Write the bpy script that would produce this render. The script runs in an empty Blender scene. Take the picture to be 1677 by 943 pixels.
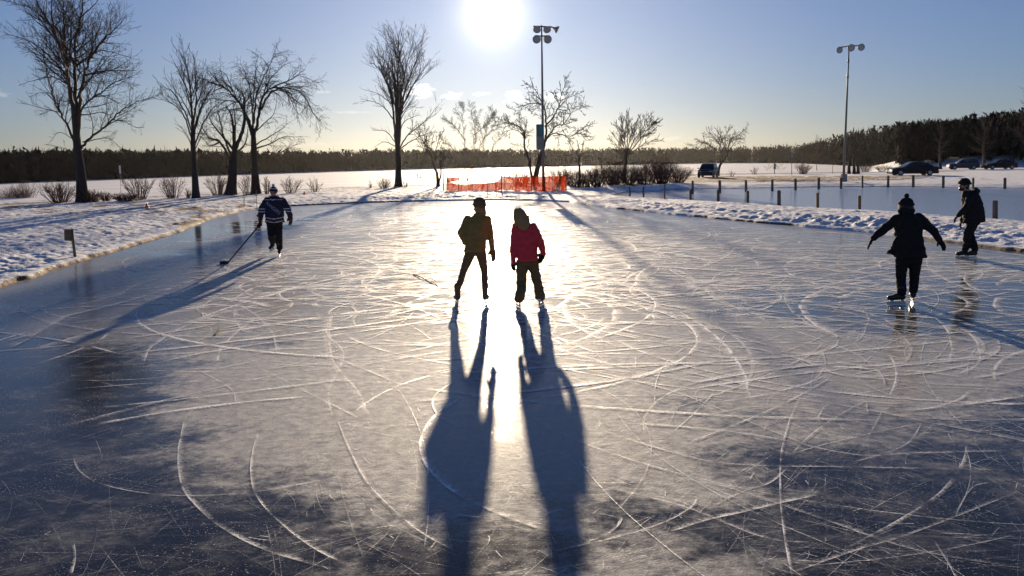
import bpy, bmesh, math, random
import numpy as np
from mathutils import Vector, Matrix, noise as mnoise
from mathutils.bvhtree import BVHTree

random.seed(7)
R = math.radians
scene = bpy.context.scene
COL = scene.collection

# ------------------------------------------------------------------ camera
F, CX, CY = 1450.0, 838.5, 471.5          # focal length and centre, in pixels of a 1677 wide frame
CAM = Vector((0, 0, 2.3))
PITCH, ROLL = math.atan(209.5 / F), R(-0.6)
fwd = Vector((0, math.cos(PITCH), -math.sin(PITCH)))
r0 = Vector((1, 0, 0))
u0 = r0.cross(fwd)
rt = r0 * math.cos(ROLL) + u0 * math.sin(ROLL)
up = u0 * math.cos(ROLL) - r0 * math.sin(ROLL)

cam_d = bpy.data.cameras.new('camera')
cam_d.sensor_width = 36.0
cam_d.lens = 36.0 * F / 1677.0
cam_d.clip_start, cam_d.clip_end = 0.05, 6000
cam = bpy.data.objects.new('camera', cam_d)
COL.objects.link(cam)
cam.matrix_world = Matrix(((rt.x, up.x, -fwd.x, CAM.x), (rt.y, up.y, -fwd.y, CAM.y),
                           (rt.z, up.z, -fwd.z, CAM.z), (0, 0, 0, 1)))
scene.camera = cam


def ray(px, py):
    return fwd + rt * ((px - CX) / F) - up * ((py - CY) / F)


def at(px, py, z=0.0):                     # point of the photo on the level z
    d = ray(px, py)
    return CAM + d * ((z - CAM.z) / d.z)


def aty(px, py, Y):                        # point of the photo on the upright plane y = Y
    d = ray(px, py)
    return CAM + d * ((Y - CAM.y) / d.y)


# ------------------------------------------------------------------ numpy noise
def _hash(ix, iy, s):
    n = (ix.astype(np.int64) * 374761393 + iy.astype(np.int64) * 668265263 + s * 1442695041) & 0xffffffff
    n = ((n ^ (n >> 13)) * 1274126177) & 0xffffffff
    n = n ^ (n >> 16)
    return (n & 0xffff) / 65535.0


def vnoise(x, y, s=0):
    ix, iy = np.floor(x), np.floor(y)
    fx, fy = x - ix, y - iy
    fx, fy = fx * fx * (3 - 2 * fx), fy * fy * (3 - 2 * fy)
    a, b = _hash(ix, iy, s), _hash(ix + 1, iy, s)
    c, d = _hash(ix, iy + 1, s), _hash(ix + 1, iy + 1, s)
    return (a + (b - a) * fx) * (1 - fy) + (c + (d - c) * fx) * fy - 0.5


def fbm(x, y, s=0, o=4):
    v, a = 0, 1.0
    for i in range(o):
        v = v + a * vnoise(x, y, s + i)
        x, y, a = x * 2.03 + 3.1, y * 2.03 + 1.7, a * 0.5
    return v


def ss(a, b, x):
    t = np.clip((x - a) / (b - a), 0, 1)
    return t * t * (3 - 2 * t)


# ------------------------------------------------------------------ outlines on the ground
def gp(lst, z=0.0):
    return [(at(a, b, z).x, at(a, b, z).y) for a, b in lst]


left_edge = gp([(0, 471), (60, 453), (120, 433), (180, 414), (240, 396), (300, 377), (345, 359), (378, 350), (405, 344.5)])
far_edge = gp([(450, 339), (520, 335.5), (600, 332), (700, 329.5), (800, 328), (880, 328.5), (930, 331)])
right_edge = gp([(1000, 341), (1060, 347), (1121, 353.5), (1180, 359), (1242, 365), (1343, 374), (1428, 382), (1525, 394), (1677, 413)])
lx, ly = left_edge[0]
dx, dy = lx - left_edge[2][0], ly - left_edge[2][1]
k = math.hypot(dx, dy)
left_back = [(lx + dx / k * t, ly + dy / k * t) for t in (34, 26, 18, 10, 5)]
rx, ry = right_edge[-1]
right_back = [(rx + 1.6, ry - 0.8), (rx + 6, ry - 4), (rx + 8, ry - 12), (rx + 7, -14), (lx + dx / k * 34 + 6, -20)]
RINK = left_back + left_edge + far_edge + right_edge + right_back
RINK2 = gp([(1005, 320), (1060, 325), (1130, 329.5), (1178, 332), (1260, 336.5), (1347, 342), (1480, 349.5), (1630, 360),
            (1677, 363), (1990, 385), (2300, 330), (2000, 308), (1677, 308), (1500, 305.5), (1363, 305.5), (1230, 308), (1109, 309.5), (1030, 313)])


def sdist(poly, x, y):                     # signed distance, positive outside
    P = np.array(poly)
    Q = np.roll(P, -1, axis=0)
    d = np.full(x.shape, 1e18)
    ins = np.zeros(x.shape, bool)
    for (ax, ay), (bx, by) in zip(P, Q):
        ex, ey = bx - ax, by - ay
        t = np.clip(((x - ax) * ex + (y - ay) * ey) / (ex * ex + ey * ey), 0, 1)
        d = np.minimum(d, (x - ax - ex * t) ** 2 + (y - ay - ey * t) ** 2)
        c = ((ay > y) != (by > y)) & (x < ex * (y - ay) / (by - ay + 1e-12) + ax)
        ins ^= c
    return np.where(ins, -1, 1) * np.sqrt(d)


ZL = -3.0                                  # level of the frozen lake
shore_px = [(-500, 372), (-200, 354), (0, 343), (200, 332.5), (400, 322), (560, 313), (730, 307.5), (930, 303), (1040, 297), (1100, 291.5), (1150, 288), (1340, 285.5), (1480, 283.5), (1700, 280), (2100, 276)]
SH = np.array(gp(shore_px))
far_px = [(-600, 330), (-300, 314), (0, 300.5), (250, 291), (500, 282), (700, 276), (850, 273), (1000, 270), (1150, 267), (1290, 267), (1340, 269), (1400, 272), (1450, 275), (1480, 279)]
FS = np.array(gp(far_px, ZL))
FAZ, FR = np.arctan2(FS[:, 0], FS[:, 1]), np.hypot(FS[:, 0], FS[:, 1])
AZR = math.atan2(FS[-1][0], FS[-1][1])


def terrain(x, y, want=False):
    x, y = np.asarray(x, float), np.asarray(y, float)
    d1, d2 = sdist(RINK, x, y), sdist(RINK2, x, y)
    d = np.minimum(d1, d2)
    r, az = np.hypot(x, y), np.arctan2(x, y)
    n1 = fbm(x * 3.8, y * 5.8, 5, 5)
    n2 = fbm(x * 0.55, y * 0.55, 15, 4)
    n3 = np.abs(fbm(x * 5.6, y * 5.6, 31, 3))
    n4 = fbm(x * 9.0, y * 8.5, 51, 3)
    h = -0.16 + 0.16 * ss(-0.5, 0.0, d)
    side = ss(-2, 2, x)                    # left banks are gentler than the ploughed right ones
    wob = d + 0.16 * fbm(x * 1.6, y * 1.6, 70, 4)
    lift = (0.075 * ss(0.0, 0.13, wob) + (0.20 - 0.08 * side) * ss(0.1, 3.2, d)) * (1 - .8 * ss(1.5, -.5, d2 - 0 * d) * (d2 < d1 + 1))
    ridge = side * (0.08 * np.exp(-((wob - 0.75) / 0.33) ** 2) + 0.07 * np.exp(-((wob - 2.0) / 0.45) ** 2)) * ss(-4, 1, x - 8) * (d1 < d2) * (0.35 + ss(0.15, 0.6, fbm(x * .12, y * .12, 88, 2) + 0.4))
    amp = ss(0.0, 0.6, d)
    fade = 1 - 0.75 * ss(60, 140, r)
    h = h + lift + ridge * (1 + 1.5 * n1) + amp * fade * (0.046 * n1 + 0.05 * n2 - 0.022 * n3 + 0.040 * n4 + 0.02) * (1 - .55 * ss(1.6, .2, d2))
    ys = np.interp(x, SH[:, 0], SH[:, 1])
    s = y - ys
    near_strip = np.exp(-((s + 0.3) / 1.6) ** 2)
    h = h * (1 - 0.7 * near_strip) + 0.12 * near_strip
    # lake basin
    fr = np.interp(az, FAZ, FR)
    lake = ss(3, 15, s) * ss(0.0, 0.05, AZR - az + 0.0)
    far = ss(-2, 8, r - fr) * (az < AZR + 0.3)
    front = np.abs(az) < 1.25
    lake = lake * front * (y > 0)
    h = h * (1 - lake) + lake * (ZL - 1.0)
    hill = 1.2 * ss(-2, 4, r - fr) + ss(10, 160, r - fr) * 7
    isfar = front & (r > fr - 2) & (az < AZR)
    h = np.where(isfar, np.maximum(h, ZL - 1.0 + hill * (1 + .3 * fbm(x * .01, y * .01, 3, 2)) * 1.0), h)
    rightwood = ss(0, 25, r - 195) * ss(-0.02, 0.06, az - AZR)
    h = h + rightwood * 2.0 + ss(30, 200, r - 195) * ss(-0.02, 0.1, az - AZR) * 9
    if not want:
        return h
    # masks: bare grass and soil, forest floor
    e1 = np.exp(-np.maximum(wob - .02, 0) / 0.10) * (d1 > -0.4)
    g = 1.0 * e1 * ss(-0.4, 0.15, fbm(x * .5, y * .5, 9, 3) + 0.25 * (x < -5) * (y > 20))
    g = g + np.exp(-np.maximum(d2, 0) / 0.3) * (d2 > -0.3) * 0.35
    u = fbm(x * 1.4, y * 0.9, 44, 5)
    patch = fbm(x * .12, y * .16, 61, 3)
    g = g + ss(0.30, 0.75, u + 0.30 * patch) * 0.55
    wx, wy = x - at(1200, 296).x, y - at(1200, 296).y      # tan grass strip by the van
    g = g + ss(1.2, 0.45, np.hypot(wx / 22, (wy + .1 * wx) / 16)) * ss(-0.6, 0.1, u) * 1.3 * (d2 > 0.3)
    wx, wy = x - at(330, 352).x, y - at(345, 357).y
    g = g + ss(1.3, 0.2, np.hypot(wx / 5, wy / 9)) * ss(-.1, .5, u + .2) * ss(1.6, .2, d1) * 1.2
    ls = x - at(250, 350).x
    g = g + ss(0.05, .5, u + .15) * ss(1.2, .3, np.hypot(ls / 16, (y - at(250, 350).y) / 9)) * .7
    f = np.maximum(isfar * ss(-3, 1, r - fr), rightwood)
    return h, np.clip(g, 0, 1), np.clip(f, 0, 1)


def hz(x, y):
    return float(terrain(np.array([x]), np.array([y]))[0])


def atg(px, py):                           # point of the photo on the ground itself
    z = 0.1
    for _ in range(4):
        p = at(px, py, z)
        z = hz(p.x, p.y)
    return Vector((p.x, p.y, z))


# ------------------------------------------------------------------ objects
def tag(o, label=None, cat=None, group=None, kind=None):
    if label: o['label'] = label
    if cat: o['category'] = cat
    if group: o['group'] = group
    if kind: o['kind'] = kind
    return o


def empty(name, loc, label, cat, group=None):
    o = bpy.data.objects.new(name, None)
    o.empty_display_size = 0.1
    COL.objects.link(o)
    o.location = loc
    return tag(o, label, cat, group)


def link(name, me, mat, parent=None, smooth=False, loc=None):
    o = bpy.data.objects.new(name, me)
    COL.objects.link(o)
    if mat is not None and not me.materials:
        me.materials.append(mat)
    if parent is not None:
        o.parent = parent
    if loc is not None:
        o.location = loc
    if smooth:
        me.polygons.foreach_set('use_smooth', [True] * len(me.polygons))
    return o


class MB:
    """collects verts and faces for ONE mesh; points in world space, stored relative to org"""
    def __init__(s, org=(0, 0, 0)):
        s.v, s.f, s.o = [], [], Vector(org)

    def add(s, vs, fs):
        b = len(s.v)
        s.v += [tuple(Vector(p) - s.o) for p in vs]
        s.f += [tuple(i + b for i in f) for f in fs]

    def tube(s, pts, rs, n=6, cap=True):
        pts = [Vector(p) for p in pts]
        m = len(pts)
        ring = []
        t = (pts[1] - pts[0]).normalized()
        a = t.orthogonal().normalized()
        vs = []
        for i in range(m):
            t = (pts[min(i + 1, m - 1)] - pts[max(i - 1, 0)])
            if t.length < 1e-9: t = Vector((0, 0, 1))
            t.normalize()
            a = (a - t * a.dot(t))
            if a.length < 1e-6: a = t.orthogonal()
            a.normalize()
            b = t.cross(a)
            for j in range(n):
                q = 2 * math.pi * j / n
                vs.append(pts[i] + (a * math.cos(q) + b * math.sin(q)) * rs[i])
        fs = [(i * n + j, i * n + (j + 1) % n, (i + 1) * n + (j + 1) % n, (i + 1) * n + j) for i in range(m - 1) for j in range(n)]
        if cap:
            fs.append(tuple(range(n))[::-1]); fs.append(tuple(range((m - 1) * n, m * n)))
        s.add(vs, fs)

    def box(s, c, size, mat=None, bev=0.0):
        x, y, z = [q / 2 for q in size]
        c = Vector(c)
        if bev <= 0:
            vs = [Vector((i * x, j * y, k * z)) for i in (-1, 1) for j in (-1, 1) for k in (-1, 1)]
            fs = [(0, 1, 3, 2), (4, 6, 7, 5), (0, 4, 5, 1), (2, 3, 7, 6), (0, 2, 6, 4), (1, 5, 7, 3)]
        else:
            bm = bmesh.new(); bmesh.ops.create_cube(bm, size=1)
            bmesh.ops.scale(bm, vec=size, verts=bm.verts)
            bmesh.ops.bevel(bm, geom=bm.edges[:], offset=bev, segments=2, affect='EDGES')
            vs = [v.co.copy() for v in bm.verts]; bm.verts.index_update()
            fs = [tuple(v.index for v in f.verts) for f in bm.faces]; bm.free()
        if mat is not None: vs = [mat @ v for v in vs]
        s.add([v + c for v in vs], fs)

    def lathe(s, p, axis, prof, n=20):      # prof: (distance along axis, radius)
        p, axis = Vector(p), Vector(axis).normalized()
        s.tube2([p + axis * a for a, _ in prof], axis, [r for _, r in prof], n)

    def tube2(s, pts, axis, rs, n):
        a = axis.orthogonal().normalized(); b = axis.cross(a)
        vs = [p + (a * math.cos(2 * math.pi * j / n) + b * math.sin(2 * math.pi * j / n)) * r for p, r in zip(pts, rs) for j in range(n)]
        m = len(pts)
        fs = [(i * n + j, i * n + (j + 1) % n, (i + 1) * n + (j + 1) % n, (i + 1) * n + j) for i in range(m - 1) for j in range(n)]
        fs.append(tuple(range(n))[::-1]); fs.append(tuple(range((m - 1) * n, m * n)))
        s.add(vs, fs)

    def sphere(s, c, rad, rot=None, u=14, w=9):
        c = Vector(c)
        rad = Vector(rad) if not isinstance(rad, (int, float)) else Vector((rad,) * 3)
        vs = []
        for i in range(w + 1):
            th = math.pi * i / w
            for j in range(u):
                ph = 2 * math.pi * j / u
                q = Vector((rad.x * math.sin(th) * math.cos(ph), rad.y * math.sin(th) * math.sin(ph), rad.z * math.cos(th)))
                if rot is not None: q = rot @ q
                vs.append(c + q)
        fs = [(i * u + j, (i + 1) * u + j, (i + 1) * u + (j + 1) % u, i * u + (j + 1) % u) for i in range(w) for j in range(u)]
        s.add(vs, fs)

    def mesh(s, name='m'):
        me = bpy.data.meshes.new(name)
        me.from_pydata(s.v, [], s.f)
        me.update()
        return me

    def build(s, name, mat, parent=None, smooth=False):
        return link(name, s.mesh(name), mat, parent, smooth, None if parent is not None else s.o)


# ------------------------------------------------------------------ materials
class NT:
    def __init__(s, tree): s.t = tree

    def n(s, typ, ins=None, **kw):
        x = s.t.nodes.new(typ)
        for a, b in kw.items(): setattr(x, a, b)
        for a, b in (ins or {}).items():
            if isinstance(b, bpy.types.NodeSocket): s.t.links.new(b, x.inputs[a])
            else: x.inputs[a].default_value = b
        return x

    def m(s, op, a, b=None, c=None, clamp=False):
        x = s.t.nodes.new('ShaderNodeMath'); x.operation = op; x.use_clamp = clamp
        for i, q in enumerate((a, b, c)):
            if q is None: continue
            if isinstance(q, bpy.types.NodeSocket): s.t.links.new(q, x.inputs[i])
            else: x.inputs[i].default_value = q
        return x.outputs[0]

    def step(s, a, b, x, smooth=True):
        y = s.n('ShaderNodeMapRange', {0: x, 1: a, 2: b}, clamp=True)
        if smooth: y.interpolation_type = 'SMOOTHSTEP'
        return y.outputs[0]

    def mix(s, f, a, b):
        x = s.t.nodes.new('ShaderNodeMix'); x.data_type = 'RGBA'
        for i, q in ((0, f), (6, a), (7, b)):
            if isinstance(q, bpy.types.NodeSocket): s.t.links.new(q, x.inputs[i])
            else: x.inputs[i].default_value = q if i == 0 else (*q, 1)[:4]
        return x.outputs[2]

    def noise(s, co, scale, detail=3, rough=0.55, dist=0.0):
        return s.n('ShaderNodeTexNoise', {'Vector': co, 'Scale': scale, 'Detail': detail, 'Roughness': rough, 'Distortion': dist}).outputs[0]


def newmat(name):
    m = bpy.data.materials.new(name)
    m.use_nodes = True
    m.node_tree.nodes.clear()
    t = NT(m.node_tree)
    t.out = m.node_tree.nodes.new('ShaderNodeOutputMaterial')
    return m, t


def simple(name, col, rough=0.7, var=0.25, scale=6.0, spec=0.3, metal=0.0, bump=0.0, bscale=60.0, sheen=0.0):
    m, t = newmat(name)
    co = t.n('ShaderNodeTexCoord').outputs['Object']
    nz = t.noise(co, scale, 4)
    c = t.mix(nz, tuple(q * (1 - var) for q in col), tuple(min(1, q * (1 + var)) for q in col))
    p = t.n('ShaderNodeBsdfPrincipled', {'Base Color': c, 'Roughness': rough, 'Metallic': metal, 'Specular IOR Level': spec, 'Sheen Weight': sheen})
    if bump:
        b = t.n('ShaderNodeBump', {'Height': t.noise(co, bscale, 3), 'Strength': bump, 'Distance': 0.02})
        t.t.links.new(b.outputs[0], p.inputs['Normal'])
    t.t.links.new(p.outputs[0], t.out.inputs[0])
    return m


M = dict(
    bark=simple('bark', (0.055, 0.045, 0.038), 0.9, 0.4, 9, 0.2, bump=0.6, bscale=25),
    twig=simple('twig', (0.07, 0.052, 0.042), 0.85, 0.3, 4, 0.2),
    redtwig=simple('shrub_stem', (0.11, 0.055, 0.04), 0.85, 0.35, 3, 0.2),
    drytwig=simple('dry_stem', (0.16, 0.085, 0.05), 0.85, 0.35, 3, 0.2),
    needle=simple('needles', (0.035, 0.05, 0.03), 0.8, 0.4, 5, 0.2),
    wood=simple('post_wood', (0.13, 0.10, 0.08), 0.85, 0.4, 14, 0.25, bump=0.4, bscale=40),
    steel=simple('painted_steel', (0.16, 0.155, 0.15), 0.5, 0.2, 3, 0.4, 0.3),
    dish=simple('lamp_housing', (0.30, 0.26, 0.22), 0.55, 0.15, 3, 0.4, 0.2),
    glass=simple('lamp_glass', (0.35, 0.36, 0.36), 0.15, 0.05, 3, 0.6),
    teal=simple('teal_paint', (0.05, 0.17, 0.18), 0.5, 0.2, 4, 0.4),
    grey=simple('cabinet_paint', (0.22, 0.22, 0.21), 0.6, 0.2, 4, 0.4),
    white=simple('white_paint', (0.75, 0.75, 0.74), 0.5, 0.1, 4, 0.4),
    plate=simple('sign_plate', (0.55, 0.56, 0.55), 0.5, 0.15, 6, 0.4),
    orange=simple('orange_plastic', (0.85, 0.16, 0.03), 0.5, 0.1, 6, 0.4),
    skin=simple('skin', (0.42, 0.24, 0.17), 0.55, 0.12, 25, 0.35),
    black=simple('black_fabric', (0.016, 0.016, 0.018), 0.85, 0.3, 12, 0.25, bump=0.3, bscale=30),
    navy=simple('navy_fabric', (0.02, 0.024, 0.05), 0.85, 0.3, 10, 0.25, bump=0.3, bscale=30),
    brownp=simple('brown_fabric', (0.15, 0.10, 0.05), 0.85, 0.3, 10, 0.25, bump=0.3, bscale=30),  # cloth of the middle pair, browned to carry the glare veil
    olive=simple('olive_fabric', (0.24, 0.17, 0.05), 0.8, 0.25, 10, 0.3, bump=0.3, bscale=30),  # lightened toward brown to carry the glare veil
    red=simple('crimson_fabric', (0.64, 0.045, 0.065), 0.75, 0.2, 10, 0.3, bump=0.3, bscale=30),
    maroon=simple('maroon_leather', (0.06, 0.016, 0.02), 0.6, 0.3, 12, 0.4, bump=0.3, bscale=30),
    hairm=simple('brown_hair', (0.34, 0.20, 0.08), 0.5, 0.4, 40, 0.4, bump=0.5, bscale=120),  # lightened to carry the glare veil
    darkhair=simple('dark_hair', (0.03, 0.02, 0.015), 0.5, 0.4, 40, 0.4),
    boot=simple('skate_leather', (0.02, 0.019, 0.02), 0.45, 0.25, 15, 0.45),
    tanboot=simple('tan_boot', (0.13, 0.09, 0.055), 0.55, 0.25, 15, 0.4),
    whiteboot=simple('white_skate', (0.72, 0.70, 0.67), 0.45, 0.1, 15, 0.45),
    bladem=simple('blade_steel', (0.55, 0.55, 0.57), 0.25, 0.1, 15, 0.5, 0.9),
    stick=simple('stick_paint', (0.02, 0.02, 0.02), 0.45, 0.3, 15, 0.4),
    cream=simple('cream_yarn', (0.65, 0.64, 0.68), 0.9, 0.15, 20, 0.2, bump=0.6, bscale=60),
    letter=simple('letter_twill', (0.36, 0.37, 0.42), 0.8, 0.1, 20, 0.2),
    rubber=simple('tyre_rubber', (0.02, 0.02, 0.02), 0.85, 0.2, 20, 0.2),
    alloy=simple('alloy_rim', (0.4, 0.4, 0.42), 0.35, 0.1, 20, 0.5, 0.8),
    carblue=simple('dark_blue_paint', (0.02, 0.028, 0.05), 0.35, 0.1, 3, 0.3),
    carblack=simple('black_paint', (0.008, 0.008, 0.009), 0.35, 0.1, 3, 0.25),
    cargrey=simple('grey_paint', (0.05, 0.058, 0.075), 0.35, 0.1, 3, 0.3),
    carglass=simple('car_glass', (0.012, 0.014, 0.018), 0.08, 0.05, 3, 0.6),
    lens=simple('lamp_lens', (0.5, 0.5, 0.5), 0.2, 0.05, 3, 0.6),
    redlens=simple('red_lens', (0.35, 0.02, 0.02), 0.2, 0.05, 3, 0.6),
    strip_dark=simple('strip_dark', (0.05, 0.05, 0.052), 0.9, 0.3, 1.5, 0.25, bump=0.3, bscale=40),  # dark shore strip: its edge shadow, and the road
    forest=simple('forest_wood', (0.018, 0.016, 0.014), 0.95, 0.5, 0.15, 0.1),
    eye=simple('eye', (0.03, 0.025, 0.02), 0.2, 0.05, 20, 0.5),
    dogfur=simple('dog_fur', (0.06, 0.045, 0.035), 0.9, 0.4, 12, 0.2),
)


def snow_ground():
    m, t = newmat('snow_and_grass')
    tc = t.n('ShaderNodeTexCoord').outputs['Object']
    at_ = t.n('ShaderNodeAttribute', attribute_name='cover')
    sp = t.n('ShaderNodeSeparateColor', {0: at_.outputs['Color']})
    fine = t.noise(tc, 5.0, 6, 0.65)
    fine2 = t.noise(tc, 23.0, 4, 0.6)
    gm = t.m('ADD', sp.outputs[0], t.m('MULTIPLY', t.m('SUBTRACT', fine, 0.5), 1.1))
    gm = t.step(0.42, 0.62, gm)
    specks = t.m('MULTIPLY', t.step(0.53, 0.64, t.m('ADD', t.m('MULTIPLY', t.noise(tc, 9.0, 5, 0.7), .8), t.m('MULTIPLY', t.noise(tc, 0.5, 3, 0.6), .2))), 0.6)
    gm = t.m('MAXIMUM', gm, specks)
    snow = t.mix(fine, (0.74, 0.76, 0.80), (0.86, 0.87, 0.89))
    grass = t.mix(fine2, (0.10, 0.055, 0.022), (0.30, 0.18, 0.085))
    c = t.mix(gm, snow, grass)
    c = t.mix(sp.outputs[1], c, t.mix(fine, (0.035, 0.028, 0.022), (0.07, 0.055, 0.045)))
    hgt = t.m('ADD', t.m('MULTIPLY', fine, 1.0), t.m('MULTIPLY', fine2, 0.35))
    b = t.n('ShaderNodeBump', {'Height': hgt, 'Strength': 0.6, 'Distance': 0.05})
    p = t.n('ShaderNodeBsdfPrincipled', {'Base Color': c, 'Roughness': 0.75, 'Specular IOR Level': 0.25, 'Normal': b.outputs[0]})
    t.t.links.new(p.outputs[0], t.out.inputs[0])
    return m


def lake_mat():
    m, t = newmat('lake_snow')
    tc = t.n('ShaderNodeTexCoord').outputs['Object']
    mp = t.n('ShaderNodeMapping', {0: tc, 3: (0.03, 0.12, 1)}).outputs[0]
    n = t.noise(mp, 1.0, 5, 0.6)
    c = t.mix(t.step(.35, .7, n), (0.60, 0.61, 0.66), (0.84, 0.84, 0.86))
    b = t.n('ShaderNodeBump', {'Height': t.noise(tc, 0.8, 5, .6), 'Strength': 0.4, 'Distance': 0.25})
    p = t.n('ShaderNodeBsdfPrincipled', {'Base Color': c, 'Roughness': 0.7, 'Specular IOR Level': 0.3, 'Normal': b.outputs[0]})
    t.t.links.new(p.outputs[0], t.out.inputs[0])
    return m


ICE = dict(dark=(0.018, 0.017, 0.015), frost=(0.50, 0.495, 0.485), bump=0.07, r1=0.68)


def ice_mat(name, ells, bias=0.0, near=0.0, dust=(19, 40), far_dust=1.0, dcol=(0.54, 0.67, 0.84)):
    """clear dark ice with worn, frosted patches; ells: (x, y, rx, ry, angle, weight) adding or clearing frost"""
    m, t = newmat(name)
    tc = t.n('ShaderNodeTexCoord').outputs['Object']
    st = t.n('ShaderNodeMapping', {0: tc, 2: (0, 0, R(18)), 3: (0.75, 1.05, 1)}).outputs[0]
    st2 = t.n('ShaderNodeMapping', {0: tc, 2: (0, 0, R(-38)), 3: (0.9, 1.25, 1)}).outputs[0]
    n1 = t.noise(st, 0.42, 8, 0.62, 0.5)
    n2 = t.noise(st2, 1.3, 8, 0.68, 0.4)
    n3 = t.noise(tc, 9.0, 6, 0.7)
    f = t.m('ADD', t.m('MULTIPLY', n1, 1.0), t.m('ADD', t.m('MULTIPLY', n2, 0.95), t.m('MULTIPLY', n3, 0.42)))
    f = t.m('ADD', f, bias - 1.25)
    for (ex, ey, rx_, ry_, an, w) in ells:
        mp = t.n('ShaderNodeMapping', {0: tc, 1: (ex, ey, 0), 2: (0, 0, an), 3: (rx_, ry_, 1)}, vector_type='TEXTURE').outputs[0]
        g = t.n('ShaderNodeTexGradient', {0: mp}, gradient_type='SPHERICAL').outputs[1]
        f = t.m('ADD', f, t.m('MULTIPLY', t.step(0.0, 0.55, g), w))
    yy = t.n('ShaderNodeSeparateXYZ', {0: tc}).outputs[1]
    f = t.m('SUBTRACT', f, t.m('MULTIPLY', t.step(10.5, 4.5, yy), near))          # less frost toward the near end
    dst = t.m('MULTIPLY', t.step(dust[0], dust[1], yy), far_dust)              # thin snow dust on the far end
    f = t.m('ADD', f, t.m('MULTIPLY', dst, 0.42))
    frost = t.step(-0.15, 0.23, f)
    # crumbs of snow and trapped bubbles
    sc = t.noise(tc, 62.0, 3, 0.55)
    cl = t.noise(tc, 1.3, 3, 0.6)
    crumbs = t.m('MULTIPLY', t.step(0.61, 0.70, sc), t.step(0.36, 0.62, cl))
    bub = t.n('ShaderNodeTexVoronoi', {'Vector': tc, 'Scale': 15.0}).outputs['Distance']
    bub = t.m('MULTIPLY', t.step(0.13, 0.06, bub), t.step(0.5, 0.68, t.noise(tc, 0.8, 2)))
    white = t.m('MAXIMUM', t.m('MULTIPLY', crumbs, 0.8), t.m('MULTIPLY', bub, 0.5))
    ro = t.m('ADD', 0.10, t.m('MULTIPLY', t.m('SUBTRACT', n3, 0.5), 0.08))
    hb = t.m('ADD', t.m('MULTIPLY', t.noise(st2, 14, 4, .6), 0.6), t.m('ADD', t.m('MULTIPLY', n3, .5), t.m('MULTIPLY', crumbs, 0.5)))
    b = t.n('ShaderNodeBump', {'Height': hb, 'Strength': ICE['bump'], 'Distance': 0.012})
    clear = t.n('ShaderNodeBsdfPrincipled', {'Base Color': (*ICE['dark'], 1), 'Roughness': ro, 'IOR': 1.31, 'Specular IOR Level': 0.5, 'Specular Tint': (1.0, 0.95, 0.86, 1), 'Normal': b.outputs[0]})
    b2 = t.n('ShaderNodeBump', {'Height': t.m('ADD', t.noise(tc, 60, 4, .7), hb), 'Strength': 0.5, 'Distance': 0.012})
    fc = t.mix(dst, ICE['frost'], dcol)
    fc = t.mix(white, fc, (0.7, 0.71, 0.73))
    rough = t.n('ShaderNodeBsdfPrincipled', {'Base Color': fc, 'Roughness': ICE['r1'], 'IOR': 1.33, 'Specular IOR Level': 0.24, 'Normal': b2.outputs[0]})
    matt = t.n('ShaderNodeBsdfDiffuse', {'Color': fc, 'Roughness': 0.6, 'Normal': b2.outputs[0]})
    rough = t.n('ShaderNodeMixShader', {0: t.m('ADD', 0.42, t.m('MULTIPLY', t.step(16.0, 8.5, yy), 0.55)), 1: matt.outputs[0], 2: rough.outputs[0]})
    smear = t.m('MULTIPLY', t.step(0.42, 0.70, t.noise(st, 1.7, 8, 0.7, .6)), t.m('ADD', .10, t.m('MULTIPLY', t.step(.4, .65, n3), .22)))
    fm = t.m('MULTIPLY', frost, t.m('ADD', 0.46, t.m('MULTIPLY', t.step(.3, .7, n3), 0.42)))
    mx = t.n('ShaderNodeMixShader', {0: t.m('MAXIMUM', t.m('MAXIMUM', fm, smear), white), 1: clear.outputs[0], 2: rough.outputs[0]})
    t.t.links.new(mx.outputs[0], t.out.inputs[0])
    return m


def marks_mat():
    m, t = newmat('scraped_ice')
    uv = t.n('ShaderNodeUVMap', uv_map='uv').outputs[0]
    tc = t.n('ShaderNodeTexCoord').outputs['Object']
    s = t.n('ShaderNodeSeparateXYZ', {0: uv})
    a = t.n('ShaderNodeAttribute', attribute_name='strength').outputs['Fac']
    v = t.m('ABSOLUTE', t.m('SUBTRACT', t.m('MULTIPLY', s.outputs[1], 2.0), 1.0))
    vv = s.outputs[1]
    nz = t.noise(tc, 38.0, 4, 0.7)
    nz2 = t.noise(tc, 3.0, 3, 0.6)
    edge = t.m('MULTIPLY', t.step(0.08, 0.22, vv), t.step(0.46, 0.30, vv))
    fea = t.m('MULTIPLY', t.m('MULTIPLY', t.step(0.2, 0.34, vv), t.step(1.0, 0.34, vv)), t.step(0.36, 0.62, nz))
    al = t.m('MAXIMUM', t.m('MULTIPLY', edge, t.m('ADD', 0.55, t.m('MULTIPLY', t.step(.35, .6, nz), .45))), t.m('MULTIPLY', fea, 0.75))
    al = t.m('MULTIPLY', al, t.step(0.30, 0.62, nz2))
    ends = t.m('MULTIPLY', t.step(0, .12, s.outputs[0]), t.step(1, .88, s.outputs[0]))
    al = t.m('MULTIPLY', t.m('MULTIPLY', al, ends), t.m('MULTIPLY', a, 1.65), clamp=True)
    b = t.n('ShaderNodeBump', {'Height': nz, 'Strength': 0.5, 'Distance': 0.01})
    p = t.n('ShaderNodeBsdfPrincipled', {'Base Color': (0.93, 0.93, 0.94, 1), 'Roughness': 0.6, 'IOR': 1.5, 'Specular IOR Level': 0.45, 'Normal': b.outputs[0]})
    tr = t.n('ShaderNodeBsdfTransparent')
    mx = t.n('ShaderNodeMixShader', {0: al, 1: tr.outputs[0], 2: p.outputs[0]})
    t.t.links.new(mx.outputs[0], t.out.inputs[0])
    return m


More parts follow.
